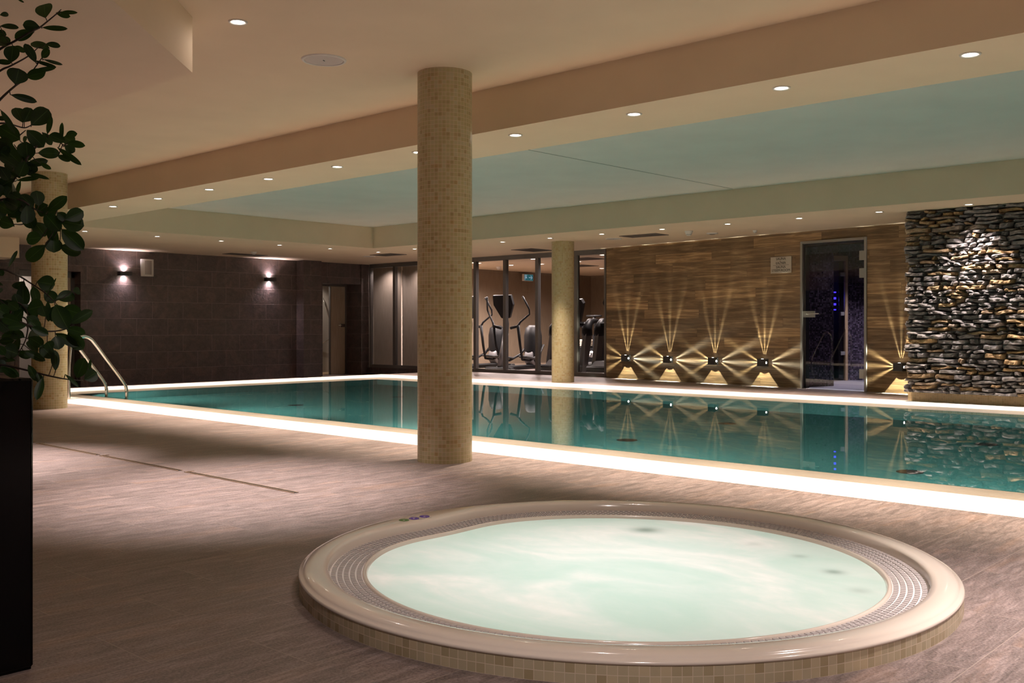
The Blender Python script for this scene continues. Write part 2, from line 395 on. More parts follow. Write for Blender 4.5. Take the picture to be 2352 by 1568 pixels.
# ---------------------------------------------------------------- main lamps off the frame (ceiling spots; the first is an added fill)
def spot(loc, power, size=1.5, blend=.7, color=WARM, rad=.03, target=None, parent=None, name='spot_light'):
    l = bpy.data.lights.new(name, 'SPOT'); l.energy = power; l.spot_size = size; l.spot_blend = blend; l.color = color; l.shadow_soft_size = rad
    o = bpy.data.objects.new(name, l); COL.objects.link(o); o.location = loc
    if target is not None: o.rotation_euler = (Vector(target)-Vector(loc)).to_track_quat('-Z', 'Y').to_euler()
    if parent: o.parent = parent
    return o
spot((.7, .1, 2.53), 170, 2.5, 1, COOL)  # added wide fill over the camera, brightens near floor and tub skirt
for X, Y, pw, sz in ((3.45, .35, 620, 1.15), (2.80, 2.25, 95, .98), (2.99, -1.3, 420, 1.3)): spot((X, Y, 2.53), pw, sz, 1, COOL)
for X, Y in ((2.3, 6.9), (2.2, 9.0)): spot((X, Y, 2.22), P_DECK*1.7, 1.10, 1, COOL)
for k in (-3, -2, -1): spot((5.24, 1.705+1.03*k, 2.23), P_NEAR, 1.05, 1)
for k in (-3, -2, -1): spot((11.66, 3.8+1.03*k, 2.23), P_FAR, 1.15, 1)

# ================================================================ STRUCTURE
X0, X1, X2, X3 = 4.98, 5.46, 11.27, 12.02      # near deck edge, near water edge, far water edge, far deck edge
Y1, Y2 = 13.55, 14.40                          # left water edge, left deck edge
YR = -2.0                                      # right end of the pool
PX0, PX1, PY1 = 5.82, 10.97, 13.27             # pool shaft
m = MB(); m.box(-4, 1.6, -4, Y2, -.3, 0); m.box(4.14, X0, -4, Y2, -.3, 0); m.box(1.6, 4.14, -4, .86, -.3, 0); m.box(1.6, 4.14, 3.4, Y2, -.3, 0)
hole = [(2.872+1.08*math.cos(2*PI*k/96), 2.128+1.08*math.sin(2*PI*k/96), 0) for k in range(96)]
def sq(k):
    a_ = 2*PI*k/96; cx_, sx_ = math.cos(a_), math.sin(a_); f_ = 1.27/max(abs(cx_), abs(sx_)); return (min(4.14, max(1.6, 2.87+cx_*f_)), min(3.4, max(.86, 2.13+sx_*f_)), 0)
hv = hole+[sq(k) for k in range(96)]
m.add(hv, [(k, (k+1) % 96, 96+(k+1) % 96, 96+k) for k in range(96)])
m.box(X3, 18, -4, Y2, -.3, 0); m.box(X0, X3, -4, YR, -.3, 0)
struct('floor', m, M['floor'])
m = MB(); m.box(-4, 15, Y2, 18.6, -.5, -.16); struct('floor', m, M['floor'])
m = MB(); m.box(14.0, 24, Y2, 18.2, -.5, -.001); m.box(18, 24, 3, Y2, -.5, -.001); struct('floor', m, simple('gym_floor', (.20, .15, .11), .5))
# overflow grating ring
m = MB(); m.box(X0, X1, YR, Y2, -.28, .001); m.box(X2, X3, YR, Y2, -.28, .001); m.box(X1, X2, Y1, Y2, -.28, .001)
grating_mb = m
# pool shell
ZP = -1.35
m = MB()
m.quad((X1, YR, .0), (PX0, YR, -.014), (PX0, PY1, -.014), (X1, Y1, .0))
m.quad((X1, Y1, .0), (PX0, PY1, -.014), (PX1, PY1, -.014), (X2, Y1, .0))
m.quad((PX1, YR, -.014), (X2, YR, .0), (X2, Y1, .0), (PX1, PY1, -.014))
pool = empty('swimming_pool', (8.4, 6, 0), 'rectangular indoor swimming pool with teal mosaic and still water', 'swimming pool')
def rel(o, root): o.parent = root; o.matrix_parent_inverse = Matrix.Translation(-Vector(root.location)); return o
rel(m.build('pool_lip', M['lip']), pool); rel(grating_mb.build('overflow_grating', M['grating'], None, 'bright white overflow grating'), pool)
m = MB(); m.quad((PX0, YR, ZP), (PX1, YR, ZP), (PX1, PY1, ZP), (PX0, PY1, ZP)); rel(m.build('pool_bottom', M['pool_mosaic']), pool)
m = MB()
m.quad((PX0, PY1, ZP), (PX1, PY1, ZP), (PX1, PY1, -.012), (PX0, PY1, -.012)); m.quad((PX0, YR, -.012), (PX1, YR, -.012), (PX1, YR, ZP), (PX0, YR, ZP))
m.quad((PX1, YR, ZP), (PX1, YR, -.012), (PX1, PY1, -.012), (PX1, PY1, ZP)); m.quad((PX0, YR, ZP), (PX0, PY1, ZP), (PX0, PY1, -.012), (PX0, YR, -.012))
rel(m.build('pool_wall', M['pool_wall_mosaic']), pool)
m = MB(); m.quad((PX0, YR, -.012), (PX1, YR, -.012), (PX1, PY1, -.012), (PX0, PY1, -.012)); rel(m.build('water_surface', M['water']), pool)
# added underwater lamps, hidden in the near wall, replacing downlight through the water
for k in range(6):
    Y = -.5+2.7*k
    m = MB(); m.lathe([(.001, .012), (.06, .012), (.075, 0)], (PX0, Y, -.55), 20, axis='x'); rel(m.build('added_pool_lamp', M['plastic_white']), pool)
    rel(spot((PX0+.05, Y, -.55), 560, 2.4, .9, (1, .82, .76), .06, target=(PX1, Y, -1.5)), pool)
# floor drains, traced down through the refracting surface
def refr(x, y):
    A = at(x, y, -.01); d = (A-Vector((0, 0, CH))).normalized(); hh = math.hypot(d.x, d.y)
    st = hh/1.33; tt = math.tan(math.asin(st)); L = (-.01-ZP)*tt
    return A+Vector((d.x/hh*L, d.y/hh*L, 0))
dl = ['round dark floor drain under the water nearest the pool ladder', 'small round floor drain under the water by the gym end', 'round floor drain under the water right of the central column',
      'round dark floor drain under the water at the lower right', 'round floor drain under the water before the wall lamps', 'small dark drain in the water before the stone wall']
for i, (x, y) in enumerate(((678, 930), (913, 911), (1440, 1010), (2090, 1083), (1670, 972), (2265, 1020))):
    P = refr(x, y); m = MB(); m.lathe([(.075, .004), (.09, .010), (.10, .002)], (P.x, P.y, ZP), 28); m.lathe([(.001, .003), (.075, .003)], (P.x, P.y, ZP), 28)
    tag(m.build('pool_drain', M['black']), dl[i], 'drain', 'drains in the pool bottom')

# ceilings
XB, XC0, XC1, YC = 5.025, 5.75, 11.11, 13.54
ZS, ZN, ZC = 2.25, 2.55, 2.615
m = MB(); m.box(-4, XB, -4, 18, ZN, ZN+.1); struct('ceiling', m, M['paint'])
m = MB(); m.box(XC0-.02, XC1+.02, -4, YC+.02, ZC, ZC+.1); m.box(XC0-.3, XC1+.3, -4, YC+.3, ZC+.1, ZC+.2); struct('ceiling', m, M['stretch'])
m = MB(); m.box(XB, XC0, -4, YC, ZS, ZC+.05); m.box(XB, XC1, YC, 18.2, ZS, ZC+.05); m.box(XC1, 14.1, -4, 18.2, ZS, ZC+.05)
struct('ceiling', m, M['paint'])
m = MB(); m.box(14.1, 24, 3, 18.3, ZS, ZS+.1); struct('ceiling', m, M['paint'])
m = MB(); m.prism([(2.78, 4.91), (2.78, 17), (-4, 17), (-4, -1.87)], ZS, ZN); struct('trim_1', m, M['paint'])
m = MB(); m.box(1.5, 6.10, 15.9, 16.5, 1.94, ZS); struct('trim_2', m, M['paint'])
# hairline joint of the stretch ceiling
m = MB(); A = at(1210, 343, ZC); B = at(1682, 433, ZC)
m.tube([A-Vector((0, 0, .001)), B-Vector((0, 0, .001))], .0035, 4); struct('trim_3', m, simple('ceiling_seam', (.35, .36, .32), .6))
# room walls out of view
m = MB(); m.box(-4.1, -4, -4, 18, 0, ZN); struct('wall_near', m, M['white_paint'])
m = MB(); m.box(-4, 18, -4.1, -4, 0, ZC); struct('wall_right', m, M['white_paint'])
# left wall
YW = 17.2
m = MB(); zb = -.16
m.box(-4, 6.60, YW, YW+.3, zb, ZS); m.box(6.60, 7.62, YW, YW+.3, 1.84, ZS); m.box(7.62, 12.085, YW, YW+.3, zb, ZS)
m.box(12.085, 12.53, 16.95, YW+.3, zb, ZS); m.box(12.53, 13.764, YW, YW+.55, 1.81, ZS); m.box(13.764, 13.98, YW-.02, YW+.55, zb, ZS)
struct('wall_left', m, M['wall_tile'])
m = MB(); m.box(12.50, 12.743, YW, YW+.55, zb, 1.81); struct('wall_left', m, M['wall_tile'])
# doorway beyond the plant: pale lit room
m = MB(); m.box(5.6, 9.2, 18.5, 18.6, zb, ZS); m.box(5.5, 5.6, 17.5, 18.5, zb, ZS); m.box(9.2, 9.3, 17.5, 18.5, zb, ZS); m.box(5.5, 9.3, 17.5, 18.6, ZS, ZS+.05); struct('wall_far_room', m, M['pale_tile'])
d = empty('door_1', (7.1, YW+.28, zb), None, None); d['kind'] = 'structure'
m = MB(); m.box(6.60, 7.62, YW+.24, YW+.30, 1.74, 1.84); m.box(7.56, 7.62, YW+.24, YW+.30, zb, 1.84); m.box(6.60, 6.625, YW+.24, YW+.3, zb, 1.74); rel(m.build('door_frame', M['alu']), d)
m = MB(); m.box(6.95, 7.56, YW+.26, YW+.28, zb, 1.74); rel(m.build('door_leaf', M['door_wood']), d)
spot((6.9, 17.9, 2.2), 60, 2.4, .6, (1, .86, .8))
# doorway by the gym corner with a pale door ajar
m = MB(); m.box(12.4, 14.9, 18.6, 18.7, zb, ZS); m.box(12.3, 12.4, 17.75, 18.7, zb, ZS); m.box(14.9, 15, 17.75, 18.7, zb, ZS); m.box(12.3, 15, 17.75, 18.7, ZS, ZS+.05); struct('wall_far_room', m, M['pale_tile'])
d = empty('door_2', (13.5, YW+.5, zb), None, None); d['kind'] = 'structure'
yd = YW+.55
m = MB(); m.box(13.725, 13.764, yd-.06, yd, zb, 1.81); m.box(12.743, 13.725, yd-.06, yd, 1.77, 1.81); m.box(13.315, 13.335, yd-.05, yd, zb, 1.77); rel(m.build('door_frame', M['alu']), d)
m = MB(); m.box(13.335, 13.725, yd-.04, yd, zb+.01, 1.77); lf = rel(m.build('door_leaf', M['door_wood']), d)
hz = .92
m = MB(); m.box(13.60, 13.72, yd-.05, yd-.04, hz-.04, hz+.03, bev=.004); m.tube([(13.67, yd-.04, hz), (13.67, yd-.09, hz), (13.64, yd-.10, hz), (13.50, yd-.10, hz)], .010, 8); hh_ = m.build('door_handle', M['chrome']); hh_.parent = lf; hh_.matrix_parent_inverse = Matrix.Identity(4)
m = MB(); hp = [(12.9+.12*k+0, 18.55, 1.25-.25*math.sin(k*.5)) for k in range(8)]; m.tube([(13.75, 18.55, 1.55), (13.85, 18.52, 1.2), (13.98, 18.5, .85), (13.9, 18.52, .6), (13.7, 18.55, .5)], .012, 8)
tag(m.build('shower_hose', M['chrome']), 'chrome shower hose in pale room behind the far doorway', 'hose')
m = MB(); m.box(12.45, 14.85, 17.76, 18.6, zb, zb+.012); struct('floor', m, M['pale_wood'])
spot((13.1, 18.2, 2.2), 45, 2.2, .4, (1, .88, .78))
# ---------------------------------------------------------------- gym front: aluminium frames and panes
XG = 13.95
def gym_window(n, ya, yb, lab):
    w_ = empty('window_%d' % n, (XG, (ya+yb)/2, 0), lab, None); w_['kind'] = 'structure'
    m = MB(); b = .035
    m.box(XG-.03, XG+.05, yb-b, yb, 0, ZS); m.box(XG-.03, XG+.05, ya, ya+b, 0, ZS); m.box(XG-.029, XG+.049, ya+b, yb-b, 0, .07); m.box(XG-.029, XG+.049, ya+b, yb-b, ZS-.085, ZS)
    rel(m.build('window_frame', M['alu']), w_)
    m = MB(); m.box(XG+.005, XG+.013, ya+b, yb-b, .07, ZS-.085); rel(m.build('window_pane', M['glass']), w_)
    return w_
gy = [17.10, 16.28, 15.22, 13.85, 13.05, 12.23, 11.30, 10.62]
for i in range(7):
    wn_ = gym_window(i+1, gy[i+1], gy[i], None)
m = MB(); m.box(XG-.02, XG+.1, Y2, 17.2, -.16, 0); struct('baseboard_left', m, M['wall_tile_y'])
# fabric panel standing behind the first panes
for ya, yb, lab in ((16.60, 17.74, 'left pale fabric panel behind glass beside the dark tiled wall'), (14.62, 16.54, 'wide pale fabric panel behind glass by the central column')):
    m = MB(); m.box(14.40, 14.44, ya, yb, .0, ZS); o = m.build('fabric_panel', M['panel']); tag(o, lab, 'panel', 'pale panels behind the gym glass')
spot((15.2, 15.9, 2.22), 200, 2.9, .8, COOL)  # added spot without a fixture, brightens the gym near the panels
for yy in (15.0, 15.9, 16.9): spot((14.08, yy, 2.2), 30, 2.4, 1, COOL, target=(14.4, yy, .3))  # added unseen spots that light the panel fronts
# gym shell
m = MB(); m.box(14.60, 21.2, 16.60, 16.75, 0, ZS); m.box(21.1, 21.25, 8, 16.6, 0, ZS); struct('wall_gym', m, M['paper'])
m = MB(); m.box(14.3, 21.2, 8.0, 8.1, 0, ZS); struct('wall_gym', m, M['paper'])
# ---------------------------------------------------------------- wood wall (skewed) and sauna
W0 = Vector((13.86, 10.56)); W1 = Vector((13.18, 5.1)); E_ = (W1-W0).normalized(); N_ = Vector((-E_.y, E_.x))
if N_.x < 0: N_ = -N_
def wp(s, n, z=0): p = W0+E_*s+N_*n; return Vector((p.x, p.y, z))
WM = Matrix(((E_.x, N_.x, 0, W0.x), (E_.y, N_.y, 0, W0.y), (0, 0, 1, 0), (0, 0, 0, 1)))
def wood_px(x, y):
    dx = FW.x+RT.x*(x-CX)/FPX; dy = FW.y+RT.y*(x-CX)/FPX
    det = -dx*E_.y+dy*E_.x; D = (-W0.x*E_.y+W0.y*E_.x)/det
    P = pd(x, y, D); return (Vector((P.x, P.y))-W0).dot(E_), P.z
SD0, SD1, ZD = 3.905, 4.945, 2.11
m = MB(); m.box(0, SD0, 0, .12, 0, ZS, M=WM); m.box(SD1, 7.2, 0, .12, 0, ZS, M=WM); m.box(SD0, SD1, 0, .12, ZD, ZS, M=WM); struct('wall_far', m, M['wood'])
d3 = empty('door_3', wp((SD0+SD1)/2, 0), None, None); d3['kind'] = 'structure'
def relM(o, root): return rel(o, root)
m = MB(); fr_ = .036
m.box(SD0, SD0+fr_, -.02, .12, 0, ZD, M=WM, bev=.003); m.box(SD1-fr_, SD1, -.02, .12, 0, ZD, M=WM, bev=.003); m.box(SD0+fr_, SD1-fr_, -.02, .12, ZD-fr_, ZD, M=WM, bev=.003)
rel(m.build('door_frame', M['alu_light']), d3)
m = MB(); m.box(SD0+fr_, SD0+fr_+.03, .03, .11, 0, ZD-fr_, M=WM); m.box(SD0+fr_, SD1-fr_, .03, .11, ZD-fr_-.02, ZD-fr_, M=WM); rel(m.build('door_seal', M['rubber']), d3)
m = MB(); m.box(SD0+fr_+.03, SD1-fr_-.004, .02, .028, .012, ZD-fr_-.02, M=WM); rel(m.build('glass_leaf', M['glass_dark']), d3)
m = MB(); m.box(SD0+.03, SD0+.23, -.006, .014, 1.02, 1.11, M=WM, bev=.003); m.tube([wp(SD0+.13, -.01, 1.07), wp(SD0+.13, -.05, 1.07), wp(SD0+.16, -.06, 1.07), wp(SD0+.33, -.06, 1.07)], .009, 8)
rel(m.build('door_handle', M['alu_light']), d3)
for z in (.24, 1.62, 1.86):
    m = MB(); m.box(SD1-.115, SD1-.03, -.008, .016, z-.065, z+.065, M=WM, bev=.003); rel(m.build('hinge', M['alu_light']), d3)
# sauna passage
A1 = at(1850, 889.6, 0); A2 = at(1915, 886.6, 0)
def mwall(mb, a, b, z1=ZS, th=.08):
    L = math.hypot(b.x-a.x, b.y-a.y); 
    mb.add([(a.x, a.y, 0), (b.x, b.y, 0), (b.x, b.y, z1), (a.x, a.y, z1)], [(0, 1, 2, 3)], [[(0, 0), (L, 0), (L, z1), (0, z1)]])
B1 = at(1946, 873, 0); B2 = at(2040, 871.5, 0)
away = Vector((FW.x, FW.y, 0))
m = MB(); mwall(m, wp(SD0-.3, .13), A2); mwall(m, A2, A2+(A2-A1).normalized()*.02+away*.6)
mwall(m, B1, B2+Vector((0, -.6, 0))); mwall(m, B2+Vector((0, -.6, 0)), wp(5.8, .13)); 
struct('wall_sauna', m, M['dark_mosaic'])
m = MB(); C1 = pd(1900, 870, 16.45); B1h = B1.copy(); C1.z = 0
Lb = math.hypot(B1.x-C1.x, B1.y-C1.y)
m.add([(C1.x, C1.y, 1.97), (B1.x, B1.y, 1.97), (B1.x, B1.y, ZS), (C1.x, C1.y, ZS)], [(0, 1, 2, 3)], [[(0, 0), (Lb, 0), (Lb, .3), (0, .3)]])
struct('wall_sauna', m, M['dark_mosaic'])
m = MB(); m.prism([tuple(wp(3.4, .12)[:2]), tuple(wp(6.4, .12)[:2]), (19, 3.2), (19, 7.5)], ZS, ZS+.05); struct('ceiling', m, simple('sauna_ceiling', (.12, .11, .13), .6))
m = MB(); m.prism([tuple(wp(3.7, -.0)[:2]), tuple(wp(6.4, .0)[:2]), (19, 3.2), (19, 7.5)], .0005, .003); struct('floor', m, simple('sauna_floor', (.42, .42, .46), .5, var=.08))
# inner glazed door with pale wood frame
id_ = empty('sauna_door', tuple(B1), 'open glazed sauna door with pale wooden frame behind the smoked glass', 'door')
def uvp(x, D): p = pd(x, 800, D); return Vector((p.x, p.y, 0))
a = uvp(1914, 16.4); b = uvp(1945, 16.4)
dirb = (b-a).normalized(); nb = Vector((-dirb.y, dirb.x, 0))
IM = Matrix(((dirb.x, nb.x, 0, a.x), (dirb.y, nb.y, 0, a.y), (0, 0, 1, 0), (0, 0, 0, 1)))
Lw = (b-a).length
m = MB(); m.box(Lw-.035, Lw+.005, -.04, .04, 0, 2.05, M=IM); m.box(0, Lw, -.04, .04, 1.97, 2.05, M=IM); rel(m.build('frame', M['pale_wood']), id_)
m = MB(); m.box(Lw*.44, Lw-.04, .02, .028, .03, 1.97, M=IM); rel(m.build('glass_leaf', M['glass_green']), id_)
for z in (.45, 1.1, 1.75):
    m = MB(); m.box(Lw-.10, Lw-.03, -.02, .03, z-.03, z+.03, M=IM, bev=.004); rel(m.build('hinge', M['silver']), id_)
m = MB(); m.box(Lw*.80, Lw*.84, -.05, -.02, .85, 1.15, M=IM); rel(m.build('handle', M['pale_wood']), id_)
# blue lit shelves behind
sh = empty('light_shelf', tuple(a), 'stack of blue glowing shelf strips seen through the sauna door', 'shelf')
bk = away*.6
for z, h_ in ((1.46, .02), (1.36, .035), (1.26, .035), (1.17, .02)):
    m = MB(); m.box(-.05, Lw*.50, .2, .23, z-h_/2, z+h_/2, M=IM); rel(m.build('light_strip', M['blue_led']), sh)
for z in (.25, .5, .75, .95):
    m = MB(); m.box(-.05, Lw*.55, .45, .8, z, z+.04, M=IM); rel(m.build('bench_slat', M['pale_wood']), sh)
m = MB(); m.box(-.5, .9, .9, .95, 0, ZS, M=IM); struct('wall_sauna', m, simple('sauna_dark_wood', (.03, .025, .03), .6))
l = bpy.data.lights.new('blue_light', 'POINT'); l.energy = 3; l.color = (.1, .1, 1); l.shadow_soft_size = .1
o = bpy.data.objects.new('blue_light', l); COL.objects.link(o); o.location = IM @ Vector((Lw*.1, .55, 1.35))
P = pd(1975, 600, 15.3); spot((P.x, P.y, 2.2), 260, 2.0, .8, (.95, .9, 1))
P = wp(4.55, .75); spot((P.x, P.y, 2.2), 12, 2.6, .8, (.95, .9, 1))  # added weak fill inside the passage, no fixture

# ---------------------------------------------------------------- stone wall on mosaic plinth
YS = 4.62
m = MB(); m.box(X3, 12.5, -2, YS+.005, 0, .105); tag(m.build('mosaic_plinth', M['plinth_mosaic']), 'low beige mosaic plinth under the stone wall at pool edge', 'plinth')
def stones():
    m = MB(); rnd = random.Random(3); z = .108; XS = 11.98
    m.box(XS, 12.45, -2, YS-.03, .105, ZS)
    while z < ZS-.012:
        h = rnd.uniform(.030, .066); h = min(h, ZS-z)
        if ZS-(z+h) < .02: h = ZS-z
        y = YS+rnd.uniform(-.03, .02)
        while y > 1.9:
            L_ = rnd.choice((rnd.uniform(.06, .14), rnd.uniform(.12, .26), rnd.uniform(.18, .38)))
            hh = h*rnd.uniform(.95, 1.15); pr_ = rnd.uniform(.09, .155); tilt = rnd.uniform(-.012, .012); ph = rnd.random()*9
            uvr = (rnd.random(), rnd.random()); nu = max(4, int(L_/.035)); nv = 5
            vs = []; 
            for j in range(nv+1):
                for i in range(nu+1):
                    u = i/nu; v = j/nv; eu = 1-abs(2*u-1)**6; ev = 1-abs(2*v-1)**4
                    b = (eu*ev)**.5
                    dd = pr_*(.62+.38*b)+(.012*math.sin(u*7+ph)+.010*math.sin(v*5+u*13+ph*2)+rnd.uniform(-.006, .006))*b
                    if b < .01: dd = pr_*.35
                    yy = y-L_*u+.006*math.sin(v*4+ph); zz = z+hh*v+tilt*(u-.5)*2*(1)+.005*math.sin(u*6+ph)
                    vs.append((XS-dd, yy, min(max(zz, .107), ZS-.001)))
            fs = [(j*(nu+1)+i, (j+1)*(nu+1)+i, (j+1)*(nu+1)+i+1, j*(nu+1)+i+1) for j in range(nv) for i in range(nu)]
            m.add(vs, fs, [[uvr]*4 for _ in fs], smooth=False)
            # recessed end so nothing is paper thin
            y -= L_+rnd.uniform(.002, .008)
        z += h
    return m
o = stones().build('stone_wall', M['stone']); tag(o, 'rough stacked ledge stone wall of grey and tan stones at right', 'stone wall')

# ---------------------------------------------------------------- columns
def column(X, Y, z0, z1, lab):
    r = .182; m = MB(); n = 96; per = round(2*PI*r/.0257); rr = per*.0257/(2*PI)
    m.lathe([(rr, z0), (rr, z1)], (X, Y, 0), n, cap0=False)
    return tag(m.build('mosaic_column', M['col_mosaic']), lab, 'column', 'round mosaic columns')
column(4.535, 4.79, 0, ZN, 'large beige mosaic column in the centre beside the hot tub')
column(4.56, 11.06, 0, ZN, 'beige mosaic column at left behind the leafy plant')
column(12.32, 10.26, 0, ZS, 'distant beige mosaic column standing before the gym windows')

# ---------------------------------------------------------------- downlights
def make_downlight(p, r=.052, face=None, light=None):
    root = empty('downlight', p, None, 'ceiling light')
    m = MB(); m.lathe([(r*.68, .004), (r*.72, -.004), (r*.95, -.007), (r, -.001), (r, .0)], (0, 0, 0), 28); m.build('trim_ring', M['plastic_white'], root)
    m = MB(); m.lathe([(.0005, -.002), (r*.70, -.002)], (0, 0, 0), 24); m.build('lamp_face', face or M['lamp_face'], root)
    return root
DL0 = make_downlight((5.24, 1.705, ZS-.0005)); DLused = [False]
def downlight(X, Y, Z, lab, group, power, size=1.1, blend=1, color=WARM, target=None):
    if not DLused[0]: r = DL0; DLused[0] = True
    else: r = copy_tree(DL0)
    r.location = (X, Y, Z-.0005); r['label'] = lab; r['group'] = group
    spot((X, Y, Z-.02), power, size, blend, color, .028, target)
    return r
ORD = ['first', 'second', 'third', 'fourth', 'fifth', 'sixth', 'seventh', 'eighth', 'ninth', 'tenth', 'eleventh']
for k in range(10):
    downlight(5.24, 1.705+1.0325*k, ZS, 'recessed downlight over the near pool edge, %s from the right' % ORD[k], 'downlights over the near pool edge', P_NEAR)
spot((5.24, 12.03, 2.23), P_NEAR, 1.05, 1)
for k, X in enumerate((6.32, 7.42, 8.50, 9.59, 10.63, 11.71)):
    downlight(X, 14.13, ZS, 'small recessed downlight over the left pool end, %s from the left' % ORD[k], 'downlights over the left pool end', P_LEFT)
spot((5.24, 14.13, 2.23), P_LEFT, 1.1, 1)
fy = [13.08, 10.97, 9.97, 8.97, 7.91, 6.87, 5.85, 4.83]
nm = ['just left of the central column'] + ['%s to the right of the central column' % ORD[i] for i in range(7)]
for k, Y in enumerate(fy):
    downlight(11.66, Y, ZS, 'small recessed downlight over the far pool edge, '+nm[k], 'downlights over the far pool edge', P_FAR)
spot((11.66, 12.03, 2.23), P_FAR, 1.1, 1)
downlight(11.63, 3.80, ZS, 'recessed downlight grazing the top of the stone wall', 'downlights over the far pool edge', 290, 1.6, .9, (1, .86, .80))
downlight(2.99, 4.80, ZN, 'single recessed downlight in the near ceiling beside the angled bulkhead', 'downlight in the near ceiling', P_DECK*1.7, 1.15, 1, COOL)
spot((2.99, 4.8, ZN-.03), 1.5, 3.0, .6, COOL)
# gym lights
gl = ((1100, 604), (1174, 608.5), (1225, 594.5), (1244, 606), (1384, 585), (1329, 600), (1382, 616), (1086, 603))
gw = ('beside the left mullion', 'in the middle pane', 'largest one above the exit sign', 'right of the second mullion', 'largest one at the far right by the plank wall', 'just right of the distant column', 'small one deep inside at the right', 'half hidden by the central column')
for (x, y), s_ in zip(gl, gw):
    P = at(x, y, ZS); r = copy_tree(DL0); r.location = (P.x, P.y, ZS-.0005); r['label'] = 'gym ceiling downlight behind glass, '+s_; r['group'] = 'gym downlights'
    r.scale = (1.5, 1.5, 1)
    spot((P.x, P.y, ZS-.02), P_GYM*.5, 2.9, .8, COOL)
# ceiling speakers, vents and detectors
def disc(p, r, lab, big=False):
    root = empty('ceiling_speaker', p, lab, 'ceiling speaker')
    m = MB(); m.lathe([(r*.86, .004), (r*.87, -.008), (r*.97, -.008), (r, 0)], (0, 0, 0), 48); m.build('trim_ring', M['plastic_white'], root)
    m = MB(); m.lathe([(.0005, -.005), (r*.84, -.005)], (0, 0, 0), 48); gr_ = m.build('grille', simple('speaker_grille', (.50, .44, .42), .6), root)
    m = MB(); m.box(-.011, .011, -.003, .003, -.008, -.005, M=Matrix.Rotation(.6, 4, 'Z')); m.build('badge', M['black'], gr_)
    return root
P = at(744, 137, ZN); disc(tuple(P), .14, 'large round white ceiling speaker with grey grille near the camera')
P = at(848, 588.5, ZS); disc(tuple(P), .12, 'round white ceiling speaker near the doorway at the far left corner')
P = at(1409, 548, ZS); disc(tuple(P), .125, 'round white ceiling speaker above the start of the plank wall')
def vent(x0, x1, y0, y1, lab, mat):
    root = empty('ceiling_vent', ((x0+x1)/2, (y0+y1)/2, ZS), lab, 'vent'); a_, b_ = (x1-x0)/2, (y1-y0)/2
    m = MB(); f_ = .03
    m.box(-a_, a_, -b_, -b_+f_, -.008, 0); m.box(-a_, a_, b_-f_, b_, -.008, 0); m.box(-a_, -a_+f_, -b_+f_, b_-f_, -.008, 0); m.box(a_-f_, a_, -b_+f_, b_-f_, -.008, 0); m.build('vent_frame', M['vent_dark'], root)
    m = MB(); m.box(-a_+f_, a_-f_, -b_+f_, b_-f_, -.002, 0)
    n_ = int((b_*2-2*f_)/.03)
    for k in range(n_): y = -b_+f_+.03*(k+.5); m.box(-a_+f_, a_-f_, y-.003, y+.003, -.007, -.001)
    m.build('grille', mat, root); return root
vent(12.10, 12.44, 8.32, 8.98, 'rectangular grey ceiling vent above the plank wall', M['vent'])
vent(12.06, 12.46, 14.2, 14.8, 'dark rectangular ceiling vent in the far left corner by the glass', M['vent_dark'])
vent(10.02, 10.80, 16.3, 16.62, 'dark ceiling vent above the tiled wall near the second sconce', M['vent_dark'])
vent(12.95, 13.55, 11.5, 11.98, 'dark ceiling vent before the gym glass left of the distant column', M['vent_dark'])
def detector(P, r, h, lab, name='smoke_detector'):
    root = empty(name, tuple(P), lab, 'detector')
    m = MB(); m.lathe([(r*1.05, 0), (r*1.05, -h*.2), (r, -h*.25), (r*.8, -h*.7), (r*.72, -h*.75)], (0, 0, 0), 24, cap1=False); m.build('housing', M['plastic_white'], root)
    m = MB(); m.lathe([(r*.70, -h*.6), (r*.66, -h*.8)], (0, 0, 0), 24); m.build('sensor_slots', M['black'], root)
    m = MB(); m.lathe([(r*.68, -h*.8), (r*.5, -h), (.001, -h*1.02)], (0, 0, 0), 24); m.build('cap', M['plastic_white'], root)
detector(at(1582, 530, ZS), .055, .07, 'white smoke detector on the soffit above the wooden plank wall')
detector(at(1734, 528.5, ZS), .03, .04, 'tiny white sensor on the soffit above the sauna sign')
detector(at(583, 578, ZS), .05, .05, 'white domed sensor on the soffit above the tiled wall')
detector(at(1145, 612, ZS), .055, .07, 'white smoke detector on the gym ceiling seen through the left pane')
P = at(1636, 535, ZS); root = empty('ceiling_diffuser', tuple(P), 'flat round ceiling diffuser right of the smoke detector', 'diffuser')
m = MB(); m.lathe([(.085, 0), (.08, -.012), (.05, -.016)], (0, 0, 0), 24, cap1=True); m.build('diffuser_plate', M['plastic_white'], root)
m = MB(); m.lathe([(.045, -.020), (.03, -.026)], (0, 0, 0), 24, cap1=True, cap0=True); m.build('hub', M['vent'], root)

